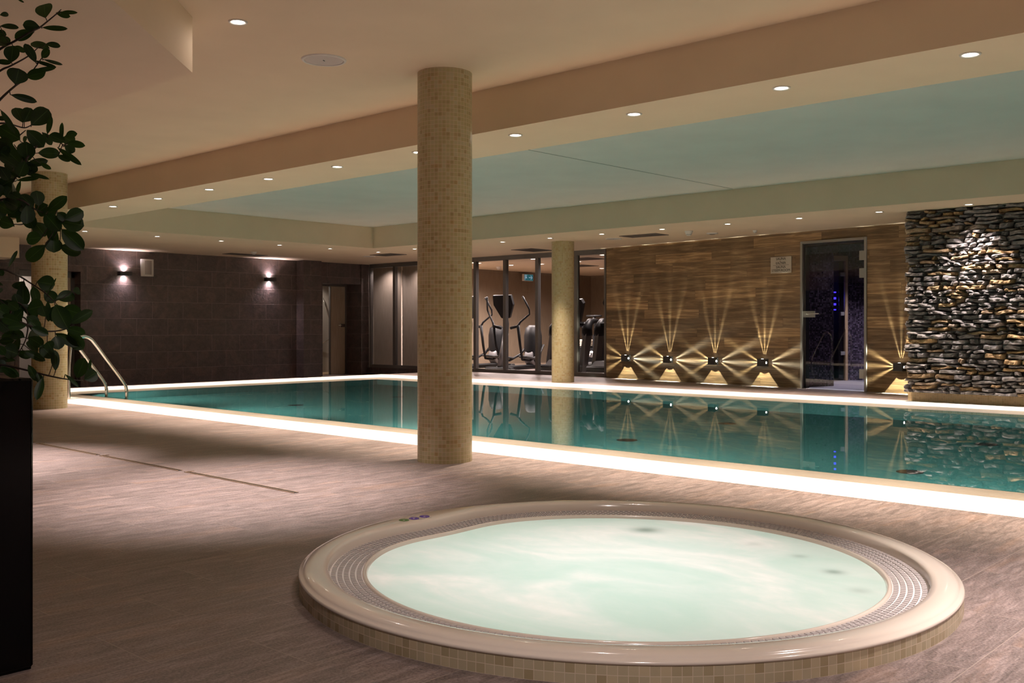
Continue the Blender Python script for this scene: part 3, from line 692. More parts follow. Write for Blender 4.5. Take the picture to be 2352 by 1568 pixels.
# ---------------------------------------------------------------- sconces, speaker
def sconce(X, z, lab):
    root = empty('wall_sconce', (X, YW, z), lab, 'wall lamp', 'black up and down sconces on the tiled wall')
    m = MB(); t_ = .008; a_, h_, d_ = .112, .036, .10
    m.box(-a_, a_, -d_, -d_+t_, -h_, h_); m.box(-a_, -a_+t_, -d_+t_, 0, -h_, h_); m.box(a_-t_, a_, -d_+t_, 0, -h_, h_); m.box(-a_+t_, a_-t_, -.006, 0, -h_, h_)
    m.build('housing', M['black'], root)
    m = MB(); m.box(-a_+.02, a_-.02, -d_+.02, -.012, -.012, .012); m.build('lamp_glass', M['lens'], root)
    for s_, pw, dx_ in ((1, 55, -.05), (-1, 55, -.05), (1, 55, .05), (-1, 55, .05)):
        l = bpy.data.lights.new('sconce_light', 'SPOT'); l.energy = pw; l.color = (1, .80, .88); l.spot_size = 2.3; l.spot_blend = 1; l.shadow_soft_size = .03
        o = bpy.data.objects.new('sconce_light', l); COL.objects.link(o); o.parent = root; o.location = (0, -.012, s_*.016); o.rotation_euler = (PI if s_ > 0 else 0, 0, 0)
sconce(8.392, 1.835, 'black up and down wall sconce left of the white wall speaker')
sconce(11.421, 1.835, 'black up and down wall sconce right of centre on the tiled wall')
sp = empty('wall_speaker', (8.80, YW, 1.955), 'white wall speaker with curved grey grille beside the left sconce', 'speaker')
m = MB(); pts = []
for k in range(13):
    a_ = -.12+.24*k/12; pts.append((a_, -.13+.05*(a_/.12)**2))
m.prism([(-.095, 0)]+[(p[0], p[1]) for p in pts]+[(.095, 0)], -.155, .155); m.build('cabinet', M['plastic_white'], sp)
m = MB(); pp = [(p[0]*.80, p[1]-.008) for p in pts]; m.prism(pp+[(q[0], q[1]+.012) for q in reversed(pp)], -.125, .125); m.build('grille', simple('grey_grille', (.30, .27, .25), .7), sp)

# ---------------------------------------------------------------- cube wall lamps with beams
def beam_light(loc, kind, power, root):
    """point light whose reflector shapes fans of light; x = along wall, y = out of the wall (towards wall = -y), z up"""
    l = bpy.data.lights.new('beam_light', 'SPOT'); l.energy = power; l.shadow_soft_size = .004; l.color = (.95, .95, .74); l.use_nodes = True
    l.spot_size = 2.4; l.spot_blend = .1
    nt = l.node_tree; em = nt.nodes.get('Emission')
    t = NT.__new__(NT); t.t = nt; t.n = nt.nodes
    v = t.sep(t.new('TexCoord').outputs['Normal'])
    # lamp axes: -z along the fan, y towards the wall, x across the fan
    ac, y, al = v[0], v[1], t.math('MULTIPLY', v[2], -1.0)
    front = t.math('GREATER_THAN', al, .02)
    phi = t.math('ARCTAN2', ac, al)
    rho = t.math('SQRT', t.math('ADD', t.math('MULTIPLY', al, al), t.math('MULTIPLY', ac, ac)))
    ay = t.math('MAXIMUM', t.math('ABSOLUTE', y), .012)
    tt = t.math('DIVIDE', rho, ay)
    if kind == 'down':
        lob = t.math('LESS_THAN', t.math('ABSOLUTE', phi), .70)
        lob = t.math('MULTIPLY', lob, t.math('GREATER_THAN', tt, 2.2))
        wgt = t.math('MINIMUM', t.math('POWER', tt, 1.5), 40.0)
    else:
        cs = {'up': (-.27, 0, .27), 'left': (-.47, 0, .47), 'right': (-.50, -.05, .42)}[kind]; sg = .045 if kind == 'up' else .085
        lob = None
        for cc_ in cs:
            q = t.math('DIVIDE', t.math('SUBTRACT', phi, cc_), sg); q = t.math('EXPONENT', t.math('MULTIPLY', t.math('MULTIPLY', q, q), -1.0))
            lob = q if lob is None else t.math('ADD', lob, q)
        if kind == 'up': lob = t.math('MULTIPLY', lob, t.math('GREATER_THAN', tt, 1.3))
        elif kind == 'right': lob = t.math('MULTIPLY', lob, t.math('GREATER_THAN', tt, 1.3))
        wgt = t.math('MINIMUM', t.math('POWER', tt, 1.45), 40.0)
        lob = t.math('MULTIPLY', lob, t.math('GREATER_THAN', y, -0.02))
    f = t.math('MULTIPLY', t.math('MULTIPLY', lob, wgt), front)
    t.link(f, em.inputs['Strength']); em.inputs['Color'].default_value = (1, 1, 1, 1)
    o = bpy.data.objects.new('beam_light', l); COL.objects.link(o); o.parent = root; o.location = loc
    d_ = {'up': Vector((0, 0, 1)), 'down': Vector((0, 0, -1)), 'left': Vector((-1, 0, 0)), 'right': Vector((1, 0, 0))}[kind]
    yy = Vector((0, 1, 0)); zz = -d_; xx = yy.cross(zz); o.rotation_euler = Matrix((xx, yy, zz)).transposed().to_euler()
    return o
def cube_lamp(s, z, lab):
    root = empty('cube_wall_lamp', tuple(wp(s, 0, z)), lab, 'wall lamp', 'black cube lamps along the plank wall')
    # local axes: x along the wall to the viewer's right (towards smaller Y), y out of the wall
    ang = math.atan2(E_.y, E_.x); root.rotation_euler = (0, 0, ang)
    # local +y must point to the camera side (-N_)
    sy = 1 if (Vector((-E_.y, E_.x)).dot(-N_) > 0) else -1
    h_ = .054; hx = .068; d_ = .10
    m = MB(); ys = sorted((0, sy*d_)); m.box(-hx, hx, ys[0], ys[1], -h_, h_, bev=.004); m.build('housing', M['black'], root)
    for nm_, c_, ax in (('lens', (hx, sy*.055, 0), 'x'), ('lens', (0, sy*.055, h_), 'z')):
        m = MB(); m.lathe([(.0005, .003), (.014, .002), (.016, 0)], c_, 16, axis=ax); m.build(nm_, M['lens'], root)
    g_ = .008
    for kd, lc in (('up', (0, sy*.05, h_+g_)), ('down', (0, sy*.05, -h_-g_)), ('left', (-hx-g_, sy*.03, 0)), ('right', (hx+g_, sy*.05, 0))):
        o = beam_light(lc, kd, BEAM[kd], root)
    return root
BEAM = {'up': 3.2, 'down': 3.6, 'left': 2.8, 'right': 2.8}
for s, lab in ((.507, 'leftmost black cube wall lamp on the plank wall, beside the gym glass'), (1.443, 'second black cube wall lamp from the gym glass'), (2.362, 'third black cube wall lamp from the gym glass, near the wall middle'),
               (3.283, 'black cube wall lamp just left of the glass sauna door'), (5.44, 'black cube wall lamp half hidden behind the stone wall edge')):
    cube_lamp(s, .353, lab)

# ---------------------------------------------------------------- sign
s0, z1_ = wood_px(1771, 590); s1, _ = wood_px(1818.6, 589); z0_ = 1.672; z1_ = 1.912
SG = empty('wall_sign', tuple(wp((s0+s1)/2, 0, (z0_+z1_)/2)), 'pale square sauna and steam room sign on the plank wall', 'sign')
m = MB(); m.box(s0, s1, -.012, 0, z0_, z1_, M=WM, bev=.002); rel(m.build('plate', M['sign']), SG)
m = MB(); wS = s1-s0; m.box(s0+wS*.12, s1-wS*.12, -.0135, -.0115, z0_+(z1_-z0_)*.475, z0_+(z1_-z0_)*.49, M=WM); rel(m.build('divider_line', M['ink']), SG)
for txt, fy_, ht, wd, cxo in (('SAUNA', .80, .036, .46, 0), ('\u0141A\u0179NIA', .545, .036, .48, 0), ('SAUNA', .30, .034, .46, 0), ('STEEM', .10, .034, .41, -.235), ('ROOM', .10, .034, .42, .23)):
    cu = bpy.data.curves.new('lettering', 'FONT'); cu.body = txt; cu.align_x = 'CENTER'; cu.size = 1; cu.extrude = .004
    to = bpy.data.objects.new('lettering', cu); COL.objects.link(to)
    bpy.context.view_layer.update(); dg = bpy.context.evaluated_depsgraph_get(); me = bpy.data.meshes.new_from_object(to.evaluated_get(dg)); bpy.data.objects.remove(to)
    xs = [v.co.x for v in me.vertices]; wd_ = max(xs)-min(xs); ys = [v.co.y for v in me.vertices if True]
    kx = wS*wd/wd_; ky = ht/.70
    for v in me.vertices:
        p = WM @ Vector(((s0+s1)/2+cxo*wS+v.co.x*kx, -.0135-v.co.z*.2, z0_+(z1_-z0_)*fy_+v.co.y*ky)); v.co = p
    me.materials.clear(); me.materials.append(M['ink'])
    o = bpy.data.objects.new('lettering', me); COL.objects.link(o); rel(o, SG)

# ---------------------------------------------------------------- pool ladder
lad = empty('pool_ladder', (6.0, 12.5, 0), 'chrome pool ladder with two curved handrails at the left pool corner', 'ladder')
def rail(pts_px, Y, name='handrail'):
    pts = [px_Y(x, y, Y) for x, y in pts_px]
    # smooth (Catmull-Rom)
    out = []
    for i in range(len(pts)-1):
        p0, p1, p2, p3 = pts[max(i-1, 0)], pts[i], pts[i+1], pts[min(i+2, len(pts)-1)]
        for k in range(6):
            t_ = k/6; out.append(.5*((2*p1)+(-p0+p2)*t_+(2*p0-5*p1+4*p2-p3)*t_*t_+(-p0+3*p1-3*p2+p3)*t_**3))
    out.append(pts[-1]); return out
r2 = rail([(291, 1010), (291, 912), (290.5, 896), (284, 878), (250, 832), (218, 789), (206, 777), (192, 773), (176, 779), (163, 795), (158, 850), (158, 928)], 12.2)
sh_ = Vector((0, .56, 0)); r1 = [p+sh_ for p in r2]
for r_ in (r2, r1):
    m = MB(); m.tube(r_, .020, 12); rel(m.build('handrail', M['chrome']), lad)
for z in (-.25, -.5, -.75):
    m = MB(); m.box(r2[0].x-.03, r2[0].x+.03, 12.2, 12.76, z-.012, z+.012); rel(m.build('rung', M['chrome']), lad)

# ---------------------------------------------------------------- whirlpool
WC = (2.872, 2.128); ph0 = math.atan2(at(955, 1188, .07).y-WC[1], at(955, 1188, .07).x-WC[0])
def bump(a, r):
    d_ = (a-ph0+PI) % (2*PI)-PI
    k_ = math.exp(-(d_/.29)**2)
    if r > 1.06: return 0
    if r > .95: return -.072*k_*min(1, (1.06-r)/.03)
    return -.060*k_
spa = empty('hot_tub', (WC[0], WC[1], 0), 'round raised hot tub with cream rim and milky turquoise water', 'hot tub')
N = 360
m = MB(); per = round(2*PI*1.118/.0262); rs = per*.0262/(2*PI); m.lathe([(rs, 0), (rs, .0524)], (0, 0, 0), N); m.build('mosaic_skirt', M['spa_mosaic'], spa)
m = MB(); m.lathe([(1.10, .050), (1.119, .0525), (1.121, .058), (1.116, .063), (1.108, .064), (1.104, .069), (1.096, .074), (1.075, .078), (1.045, .078), (1.028, .074), (1.021, .066), (1.018, .034)], (0, 0, 0), N, rf=bump); m.build('rim', M['acrylic'], spa)
m = MB(); m.lathe([(1.019, .038), (.905, .034)], (0, 0, 0), N, rf=bump); gr = m.build('overflow_ring', M['grate_web'], spa)
m = MB()
for row in range(5):
    ra = 1.013-.0215*row; rb = ra-.0155; nn = 262; zt = .0415-.0008*row
    for k in range(nn):
        a0 = 2*PI*(k+.5*(row % 2))/nn; a1 = a0+2*PI/nn*.68
        vs = []
        for z in (zt-.0045, zt):
            for a_, r_ in ((a0, ra), (a1, ra), (a1, rb), (a0, rb)):
                q = r_+bump(a_, r_ if r_ > .95 else .96); vs.append((q*math.cos(a_), q*math.sin(a_), z))
        m.add(vs, [(0, 1, 2, 3), (7, 6, 5, 4), (0, 4, 5, 1), (1, 5, 6, 2), (2, 6, 7, 3), (3, 7, 4, 0)])
m.build('grate_slats', M['grate_slat'], spa)
m = MB(); m.lathe([(.908, .034), (.906, .041), (.899, .043), (.893, .040), (.888, .022)], (0, 0, 0), N, rf=bump); m.build('inner_lip', M['acrylic'], spa)
m = MB(); m.lathe([(.0005, .0285), (.3, .0285), (.6, .0285), (.89, .0285)], (0, 0, 0), N, rf=lambda a, r: bump(a, r) if r > .8 else 0); m.build('spa_water', M['spa_water'], spa)
m = MB(); m.lathe([(1.10, .048), (1.05, .03), (.90, .02), (.88, -.05), (.84, -.75), (.001, -.80)], (0, 0, 0), 96); m.build('basin_shell', M['acrylic'], spa)
l = bpy.data.lights.new('basin_light', 'AREA'); l.shape = 'DISK'; l.size = 1.5; l.energy = SPA_W; l.color = (1, 1, .99)
o = bpy.data.objects.new('basin_light', l); COL.objects.link(o); o.parent = spa; o.location = (0, 0, -.74); o.rotation_euler = (PI, 0, 0)
for (x, y), mt, lab in (((928, 1194), 'green_mark', 'green ringed button'), ((951, 1190), 'purple', 'purple ringed button, middle'), ((975, 1185.5), 'purple', 'purple ringed button, rightmost')):
    P = at(x, y, .0785)-Vector((WC[0], WC[1], 0)); m = MB(); R = .020
    m.tube([(P.x+R*math.cos(a_/24*2*PI), P.y+R*math.sin(a_/24*2*PI), .0786) for a_ in range(25)], .0016, 5, cap=False)
    for dx in (-.008, .008): m.lathe([(.0005, .0795), (.006, .0792), (.007, .078)], (P.x+dx*RT.x, P.y+dx*RT.y, 0), 10)
    m.build('button', M[mt], spa, lab)
m = MB()
for k in range(7):
    P = at(963+4.4*k, 1192.5-.75*k, .0785)-Vector((WC[0], WC[1], 0)); m.box(P.x-.0025, P.x+.0025, P.y-.002, P.y+.002, .0782, .0790)
m.build('faint_marks', simple('grey_print', (.45, .43, .45), .5), spa)

# ---------------------------------------------------------------- slot drains in the deck
m0 = None
for i, (ya, yb) in enumerate(((7.83, 8.85), (6.75, 7.75), (5.64, 6.69), (4.43, 5.56))):
    root = empty('slot_drain', (3.11, (ya+yb)/2, 0), 'long slot drain in the deck tiles, %s' % ('farthest, beside the planter', 'third from the hot tub', 'second from the hot tub', 'nearest the hot tub')[i], 'drain', 'slot drains across the deck')
    L_ = (yb-ya)/2
    m = MB(); m.box(-.016, -.010, -L_, L_, .0003, .0035); m.box(.010, .016, -L_, L_, .0003, .0035); m.box(-.016, .016, L_-.006, L_, .0003, .0035); m.box(-.016, .05, L_, L_+.006, .0003, .003); m.build('rim', simple('bronze_rim', (.35, .24, .15), .4, .4), root)
    m = MB(); m.box(-.010, .010, -L_, L_-.006, .0003, .0012); m.build('slot', simple('slot_dark', (.015, .012, .01), .8), root)

# ---------------------------------------------------------------- planter and plant
pl = empty('planter', (.84, 2.86, 0), 'tall glossy black square planter at the left edge', 'planter')
m = MB(); hw = .212; ht = .749; t_ = .014
m.box(-hw, hw, -hw, -hw+t_, .004, ht, bev=.006); m.box(-hw, hw, hw-t_, hw, .004, ht, bev=.006); m.box(-hw, -hw+t_, -hw, hw, .004, ht, bev=.006); m.box(hw-t_, hw, -hw, hw, .004, ht, bev=.006); m.box(-hw+.005, hw-.005, -hw+.005, hw-.005, .0, .02)
m.build('pot', M['black_gloss'], pl)
m = MB(); m.box(-hw+t_, hw-t_, -hw+t_, hw-t_, .64, .69); m.build('soil', M['soil'], pl)
plant = empty('potted_tree', (.84, 2.86, .69), 'dark leafy ficus tree reaching over from the black planter', 'plant')
rnd = random.Random(11)
A_ = lambda x, y: (x/3.408, y/3.408); B_ = lambda x, y: (x/3.136, 440+y/3.136)
LA = [(357,140,340,20,130),(478,95,600,98,30),(440,100,548,130,45),(305,205,178,195,80),(330,215,530,225,40),(268,245,108,300,80),(0,205,152,210,45),(0,118,70,108,38),(-40,255,52,270,60),(-30,300,60,345,110),
 (130,-15,187,20,16),(88,488,100,355,112),(115,362,200,405,42),(280,490,195,338,72),(388,378,235,330,70),(358,345,475,358,52),(325,450,385,388,62),(340,465,495,508,26),(270,475,440,525,30),(245,560,440,528,36),
 (118,658,150,535,150),(205,600,352,565,82),(-30,480,85,490,42),(85,742,292,795,56),(180,960,120,838,105),(190,955,245,845,100),(245,980,385,850,135),(370,1050,402,915,40),(5,860,118,1030,46),(-20,925,45,928,40),
 (-10,990,145,1085,130),(210,1018,345,1150,110),(330,1035,408,1135,60),(485,1105,482,955,36),(515,1115,383,1050,82),(515,1060,598,1045,58),(500,1070,580,1120,90),(530,1115,662,1140,54),(505,1140,588,1188,64),(450,1155,636,1290,46),
 (450,1215,548,1262,54),(190,1120,200,1060,28),(215,1245,205,1108,132),(298,1197,470,1200,88),(200,1290,378,1255,62),(318,1278,395,1320,36),(20,1150,150,1265,105),(0,1225,130,1300,95),(150,1255,247,1335,82),
 (160,1390,60,1295,64),(-5,1300,70,1410,84),(110,1420,45,1335,84),(180,1352,382,1392,36),(130,1412,312,1388,36),(162,1412,128,1525,34),(-10,1500,125,1490,84),(-20,1090,90,1160,100),(-20,1180,60,1230,90),(-20,1400,60,1450,90),(10,1240,60,1140,70)]
LB = [(345,140,476,38,76),(280,102,262,-10,92),(240,112,150,25,88),(20,60,132,110,95),(-10,90,80,150,90),(102,245,-5,205,92),(322,158,432,282,104),(440,215,606,240,150),(470,200,602,140,96),(445,272,602,420,112),
 (430,390,585,445,84),(415,150,480,205,62),(302,330,184,340,98),(325,385,188,500,96),(388,330,388,438,112),(352,225,402,392,72),(248,220,328,322,104),(178,148,242,262,92),(345,95,262,150,104),(420,120,330,165,80),
 (60,545,125,420,27),(-20,560,18,600,50),(268,648,396,670,112),(165,655,168,832,88),(238,682,268,792,62),(322,716,402,795,90),(350,712,406,624,13),(405,770,542,745,92),(525,715,580,715,56),(345,785,348,936,44),
 (455,838,586,885,100),(508,950,666,855,74),(398,815,485,985,122),(480,985,612,1020,66),(400,822,368,935,84),(400,1020,558,1112,70),(490,1012,598,1138,96),(195,850,315,820,122),(150,870,110,735,78),(160,880,22,900,82),
 (190,965,52,975,58),(125,1030,-5,1045,52),(105,1072,-5,1080,52),(132,1170,22,1130,112),(205,1048,308,1108,84),(225,975,350,1030,62),(388,1200,292,1108,92),(400,1040,425,1135,92),(400,1290,395,1140,58),(175,1145,326,1215,56),
 (205,1248,268,1365,52),(265,1305,302,1385,50),(308,1340,262,1495,58),(553,1340,610,1200,92),(608,1352,700,1300,95),(470,1315,566,1402,27),(645,1300,650,1205,22),(-15,700,15,720,40),(-15,770,50,850,76),(15,830,90,900,88),
 (-10,930,70,1000,92),(-15,1110,32,1170,56),(110,1215,0,1205,40),(10,1262,115,1335,52),(70,1255,136,1335,32),(60,900,150,960,90),(190,900,280,960,80),(120,1150,220,1195,60),(270,1160,200,1070,60),(60,800,130,850,70),(330,900,300,820,80),(20,1010,110,990,60),(-15,640,10,680,40),(340,1080,370,1130,70),(290,1000,220,930,80),(150,60,60,10,80),(60,180,150,110,80)]
BR = [[A_(*p) for p in q] for q in ([(-500,900),(-300,600),(0,385),(110,325),(240,250),(310,215),(380,160),(440,110),(478,75)], [(-480,1000),(-200,700),(0,555),(85,515),(220,440),(300,370)], [(-450,1300),(-200,1000),(0,780),(110,680),(165,640),(250,560),(330,450)],
   [(-450,1350),(-200,1000),(0,965),(90,975),(190,1000),(250,975)], [(-400,1600),(-100,1300),(30,1180),(120,1090),(200,1020)], [(-450,1900),(-100,1600),(50,1470),(120,1390),(190,1290),(205,1245),(160,1200),(110,1130)], [(205,1245),(300,1130),(380,1070),(440,1100),(490,1130)])]
BR += [[B_(*p) for p in q] for q in ([(-400,500),(-150,150),(0,60),(150,60),(240,120),(330,160),(440,215)], [(-400,900),(-150,640),(0,560),(100,590),(160,620),(230,665),(320,725),(390,790)], [(-400,1200),(-100,1000),(60,900),(190,920),(190,1050),(135,1160)],
   [(60,900),(200,960),(340,1005),(470,990),(520,950)], [(-400,1330),(-150,1270),(0,1245),(170,1280),(350,1325),(480,1350),(600,1360)], [(60,900),(120,800),(190,850),(200,900)], [(150,60),(180,220),(100,235)])]
nodes = []; mbr = MB()
base = Vector((.84, 2.86, .66))
for bi, q in enumerate(BR):
    d0 = 2.52+rnd.uniform(-.10, .10); pts = []
    nb_ = len(q)
    for i, (x, y) in enumerate(q):
        Dd = d0+.05*math.sin(i*1.3+bi)+rnd.uniform(-.01, .01)
        pts.append(pd(x, y, Dd))
    if q[0][0] < -50: pts = [base+Vector((rnd.uniform(-.05, .05), rnd.uniform(-.05, .05), 0))]+pts
    fine = []
    for i in range(len(pts)-1):
        p0, p1, p2, p3 = pts[max(i-1, 0)], pts[i], pts[i+1], pts[min(i+2, len(pts)-1)]
        for k in range(5):
            s_ = k/5; fine.append(.5*((2*p1)+(-p0+p2)*s_+(2*p0-5*p1+4*p2-p3)*s_*s_+(-p0+3*p1-3*p2+p3)*s_**3))
    fine.append(pts[-1]); n_ = len(fine)
    r0 = .0030 if q[0][0] < -50 else .0018
    mbr.tube(fine, [r0*(1-i/n_)**.8+.0009 for i in range(n_)], 7); nodes += fine
mbr.tube([base, base+Vector((-.02, .01, .35)), base+Vector((-.01, -.02, .8)), base+Vector((-.04, .0, 1.3)), base+Vector((-.02, .02, 1.75))], [.016, .014, .012, .009, .004], 10)
mlf = MB()
def leaf(P0, P1, wid, nrm):
    ax_ = (P1-P0); L_ = ax_.length; ax_.normalize(); side = ax_.cross(nrm).normalized(); up = side.cross(ax_)
    nu, nv = 11, 4; LP = (.05, .34, .60, .78, .90, .98, 1, .98, .92, .80, .55, .0); vs = []; uvs_ = []; curl = rnd.uniform(.02, .16); fold = rnd.uniform(.1, .3)
    for i in range(nu+1):
        t = i/nu; wd = wid/2*LP[i]
        for j in range(-nv//2, nv//2+1):
            s = j/(nv/2)
            vs.append(P0+ax_*(L_*t)+side*(wd*s)+up*(fold*wd*abs(s)-curl*L_*(t*t)+curl*L_*.3*t)); uvs_.append((.5+.5*s, t))
    w_ = nv+1; fs = [(i*w_+j, i*w_+j+1, (i+1)*w_+j+1, (i+1)*w_+j) for i in range(nu) for j in range(nv)]
    mlf.add(vs, fs, [[uvs_[k] for k in f] for f in fs], smooth=True)
view = Vector((0, 0, CH))
for lst, cv, sc in ((LA, A_, 3.408), (LB, B_, 3.136)):
    for (x0, y0, x1, y1, w_) in lst:
        a2 = cv(x0, y0); b2 = cv(x1, y1)
        # depth follows the nearest twig
        best = min(nodes, key=lambda q: (pd(a2[0], a2[1], q.x*FW.x+q.y*FW.y)-q).length)
        Dn = best.x*FW.x+best.y*FW.y
        off = rnd.uniform(-.05, .05); P0 = pd(a2[0], a2[1], Dn+off*.5); P1 = pd(b2[0], b2[1], Dn+off*.5+rnd.uniform(-.03, .03))
        vdir = (view-P0).normalized(); nr = (vdir+Vector((rnd.uniform(-.35, .35), rnd.uniform(-.35, .35), rnd.uniform(-.1, .5)))).normalized()
        wm = w_/sc*Dn/FPX*1.04
        leaf(P0, P1, wm, nr)
        if (best-P0).length > .004 and (best-P0).length < .075:
            mid = (best+P0)/2+Vector((0, 0, -.004)); mbr.tube([best, mid, P0], .0011, 5)
# inner leaves thicken the crown near the stems
inner = []
for q in nodes:
    D_ = q.x*FW.x+q.y*FW.y; X_ = (q.x*RT.x+q.y*RT.y)/D_*FPX+CX; Y_ = HY-(q.z-CH)/D_*FPX
    if -40 < X_ < 62 and 340 < Y_ < 850 and not 555 < Y_ < 640: inner.append(q)
for k in range(52):
    q = rnd.choice(inner); d_ = (Vector((RT.x, RT.y, 0))*rnd.uniform(-1, .35)+Vector((0, 0, rnd.uniform(-.8, .8)))+Vector((FW.x, FW.y, 0))*rnd.uniform(-.2, .7)).normalized()
    P0 = q+d_*.006; leaf(P0, q+d_*rnd.uniform(.035, .06), rnd.uniform(.026, .042), ((view-P0).normalized()+Vector((rnd.uniform(-.7, .7), rnd.uniform(-.7, .7), rnd.uniform(-.2, .8)))).normalized())
# leaves out of the frame fill the crown
for k in range(170):
    q = rnd.choice(nodes)
    X_ = (q.x*RT.x+q.y*RT.y)/(q.x*FW.x+q.y*FW.y)*FPX+CX
    if X_ > -45: continue
    d_ = Vector((rnd.uniform(-1, .2), rnd.uniform(-.3, 1), rnd.uniform(-.5, .8))).normalized()
    if (d_.x*RT.x+d_.y*RT.y) > 0: d_.x *= -1; d_.y = abs(d_.y)
    P0 = q; P1 = q+d_*rnd.uniform(.04, .07); leaf(P0, P1, rnd.uniform(.02, .04), Vector((rnd.uniform(-.5, .5), -1, rnd.uniform(0, 1))).normalized())
rel(mbr.build('branches', M['bark']), plant); rel(mlf.build('foliage', M['leaf']), plant)

# ---------------------------------------------------------------- gym equipment
def lg(root, m, name, mat, label=None): return m.build(name, M[mat] if isinstance(mat, str) else mat, root, label)
# local frame of a machine: -x = front (towards the glass), y = left/right, built around the origin
def elliptical(loc, rz, lab):
    r = empty('elliptical_trainer', loc, lab, 'exercise machine', 'elliptical trainers', rz)
    m = MB(); m.box(-.75, .75, -.10, .10, .0, .09, bev=.02); m.box(-.80, -.66, -.32, .32, 0, .07, bev=.02); m.box(.62, .78, -.32, .32, 0, .07, bev=.02); lg(r, m, 'base_frame', 'black_plastic')
    m = MB(); m.tube([(-.68, 0, .07), (-.60, 0, .35), (-.50, 0, .75)], [.075, .07, .06], 14); lg(r, m, 'upright_post', 'steel')
    m = MB(); m.tube([(-.50, 0, .75), (-.47, 0, .95), (-.52, 0, 1.15)], [.055, .05, .05], 12)
    lg(r, m, 'neck', 'black_plastic')
    CM = Matrix.Translation((-.56, 0, 1.32)) @ Matrix.Rotation(-.3, 4, 'Y')
    m = MB(); m.add([(-.03, -.10, -.26), (-.03, .10, -.26), (-.03, .24, .02), (-.03, .22, .22), (-.03, -.22, .22), (-.03, -.24, .02), (.03, -.10, -.26), (.03, .10, -.26), (.03, .24, .02), (.03, .22, .22), (.03, -.22, .22), (.03, -.24, .02)],
        [(5, 4, 3, 2, 1, 0), (6, 7, 8, 9, 10, 11), (0, 1, 7, 6), (1, 2, 8, 7), (2, 3, 9, 8), (3, 4, 10, 9), (4, 5, 11, 10), (5, 0, 6, 11)], M=CM); co_ = lg(r, m, 'console', 'black_plastic')
    m = MB(); m.box(.03, .034, -.17, .17, .0, .17, M=CM); lg(co_, m, 'screen', simple('dark_screen', (.01, .012, .02), .1))
    for s in (-1, 1):
        m = MB(); m.tube([(-.50, s*.12, .86), (-.50, s*.30, .90), (-.48, s*.34, .98), (-.38, s*.50, 1.14), (-.42, s*.52, 1.24), (-.54, s*.44, 1.50)], [.03, .028, .022, .018, .018, .02], 10); lg(r, m, 'handle_arm', 'black_plastic')
        m = MB(); m.tube([(-.50, s*.30, .92), (-.42, s*.30, .5), (-.30, s*.27, .22)], [.035, .028, .025], 10); m.tube([(-.30, s*.27, .22), (0, s*.25, .18), (.4, s*.24, .30), (.62, s*.20, .5)], .026, 10); lg(r, m, 'pedal_arm', 'black_plastic')
        PM = Matrix.Translation((-.12, s*.30, .235)) @ Matrix.Rotation(.12, 4, 'Y')
        m = MB(); m.box(-.22, .22, -.10, .10, 0, .035, M=PM, bev=.012); pe_ = lg(r, m, 'pedal', 'rubber')
        m = MB(); m.box(-.17, .17, -.07, .07, .035, .042, M=PM); lg(pe_, m, 'pedal_pad', 'steel')
    m = MB(); m.lathe([(.10, .0), (.17, .12), (.19, .35), (.19, .62), (.16, .78), (.08, .84)], (.52, 0, .08), 24, cap1=True); lg(r, m, 'drive_housing', 'black_plastic')
    m = MB(); m.lathe([(.001, -.10), (.17, -.10), (.19, -.08), (.19, .08), (.17, .10), (.001, .10)], (.50, 0, .24), 28, axis='y'); lg(r, m, 'flywheel', 'steel')
    return r
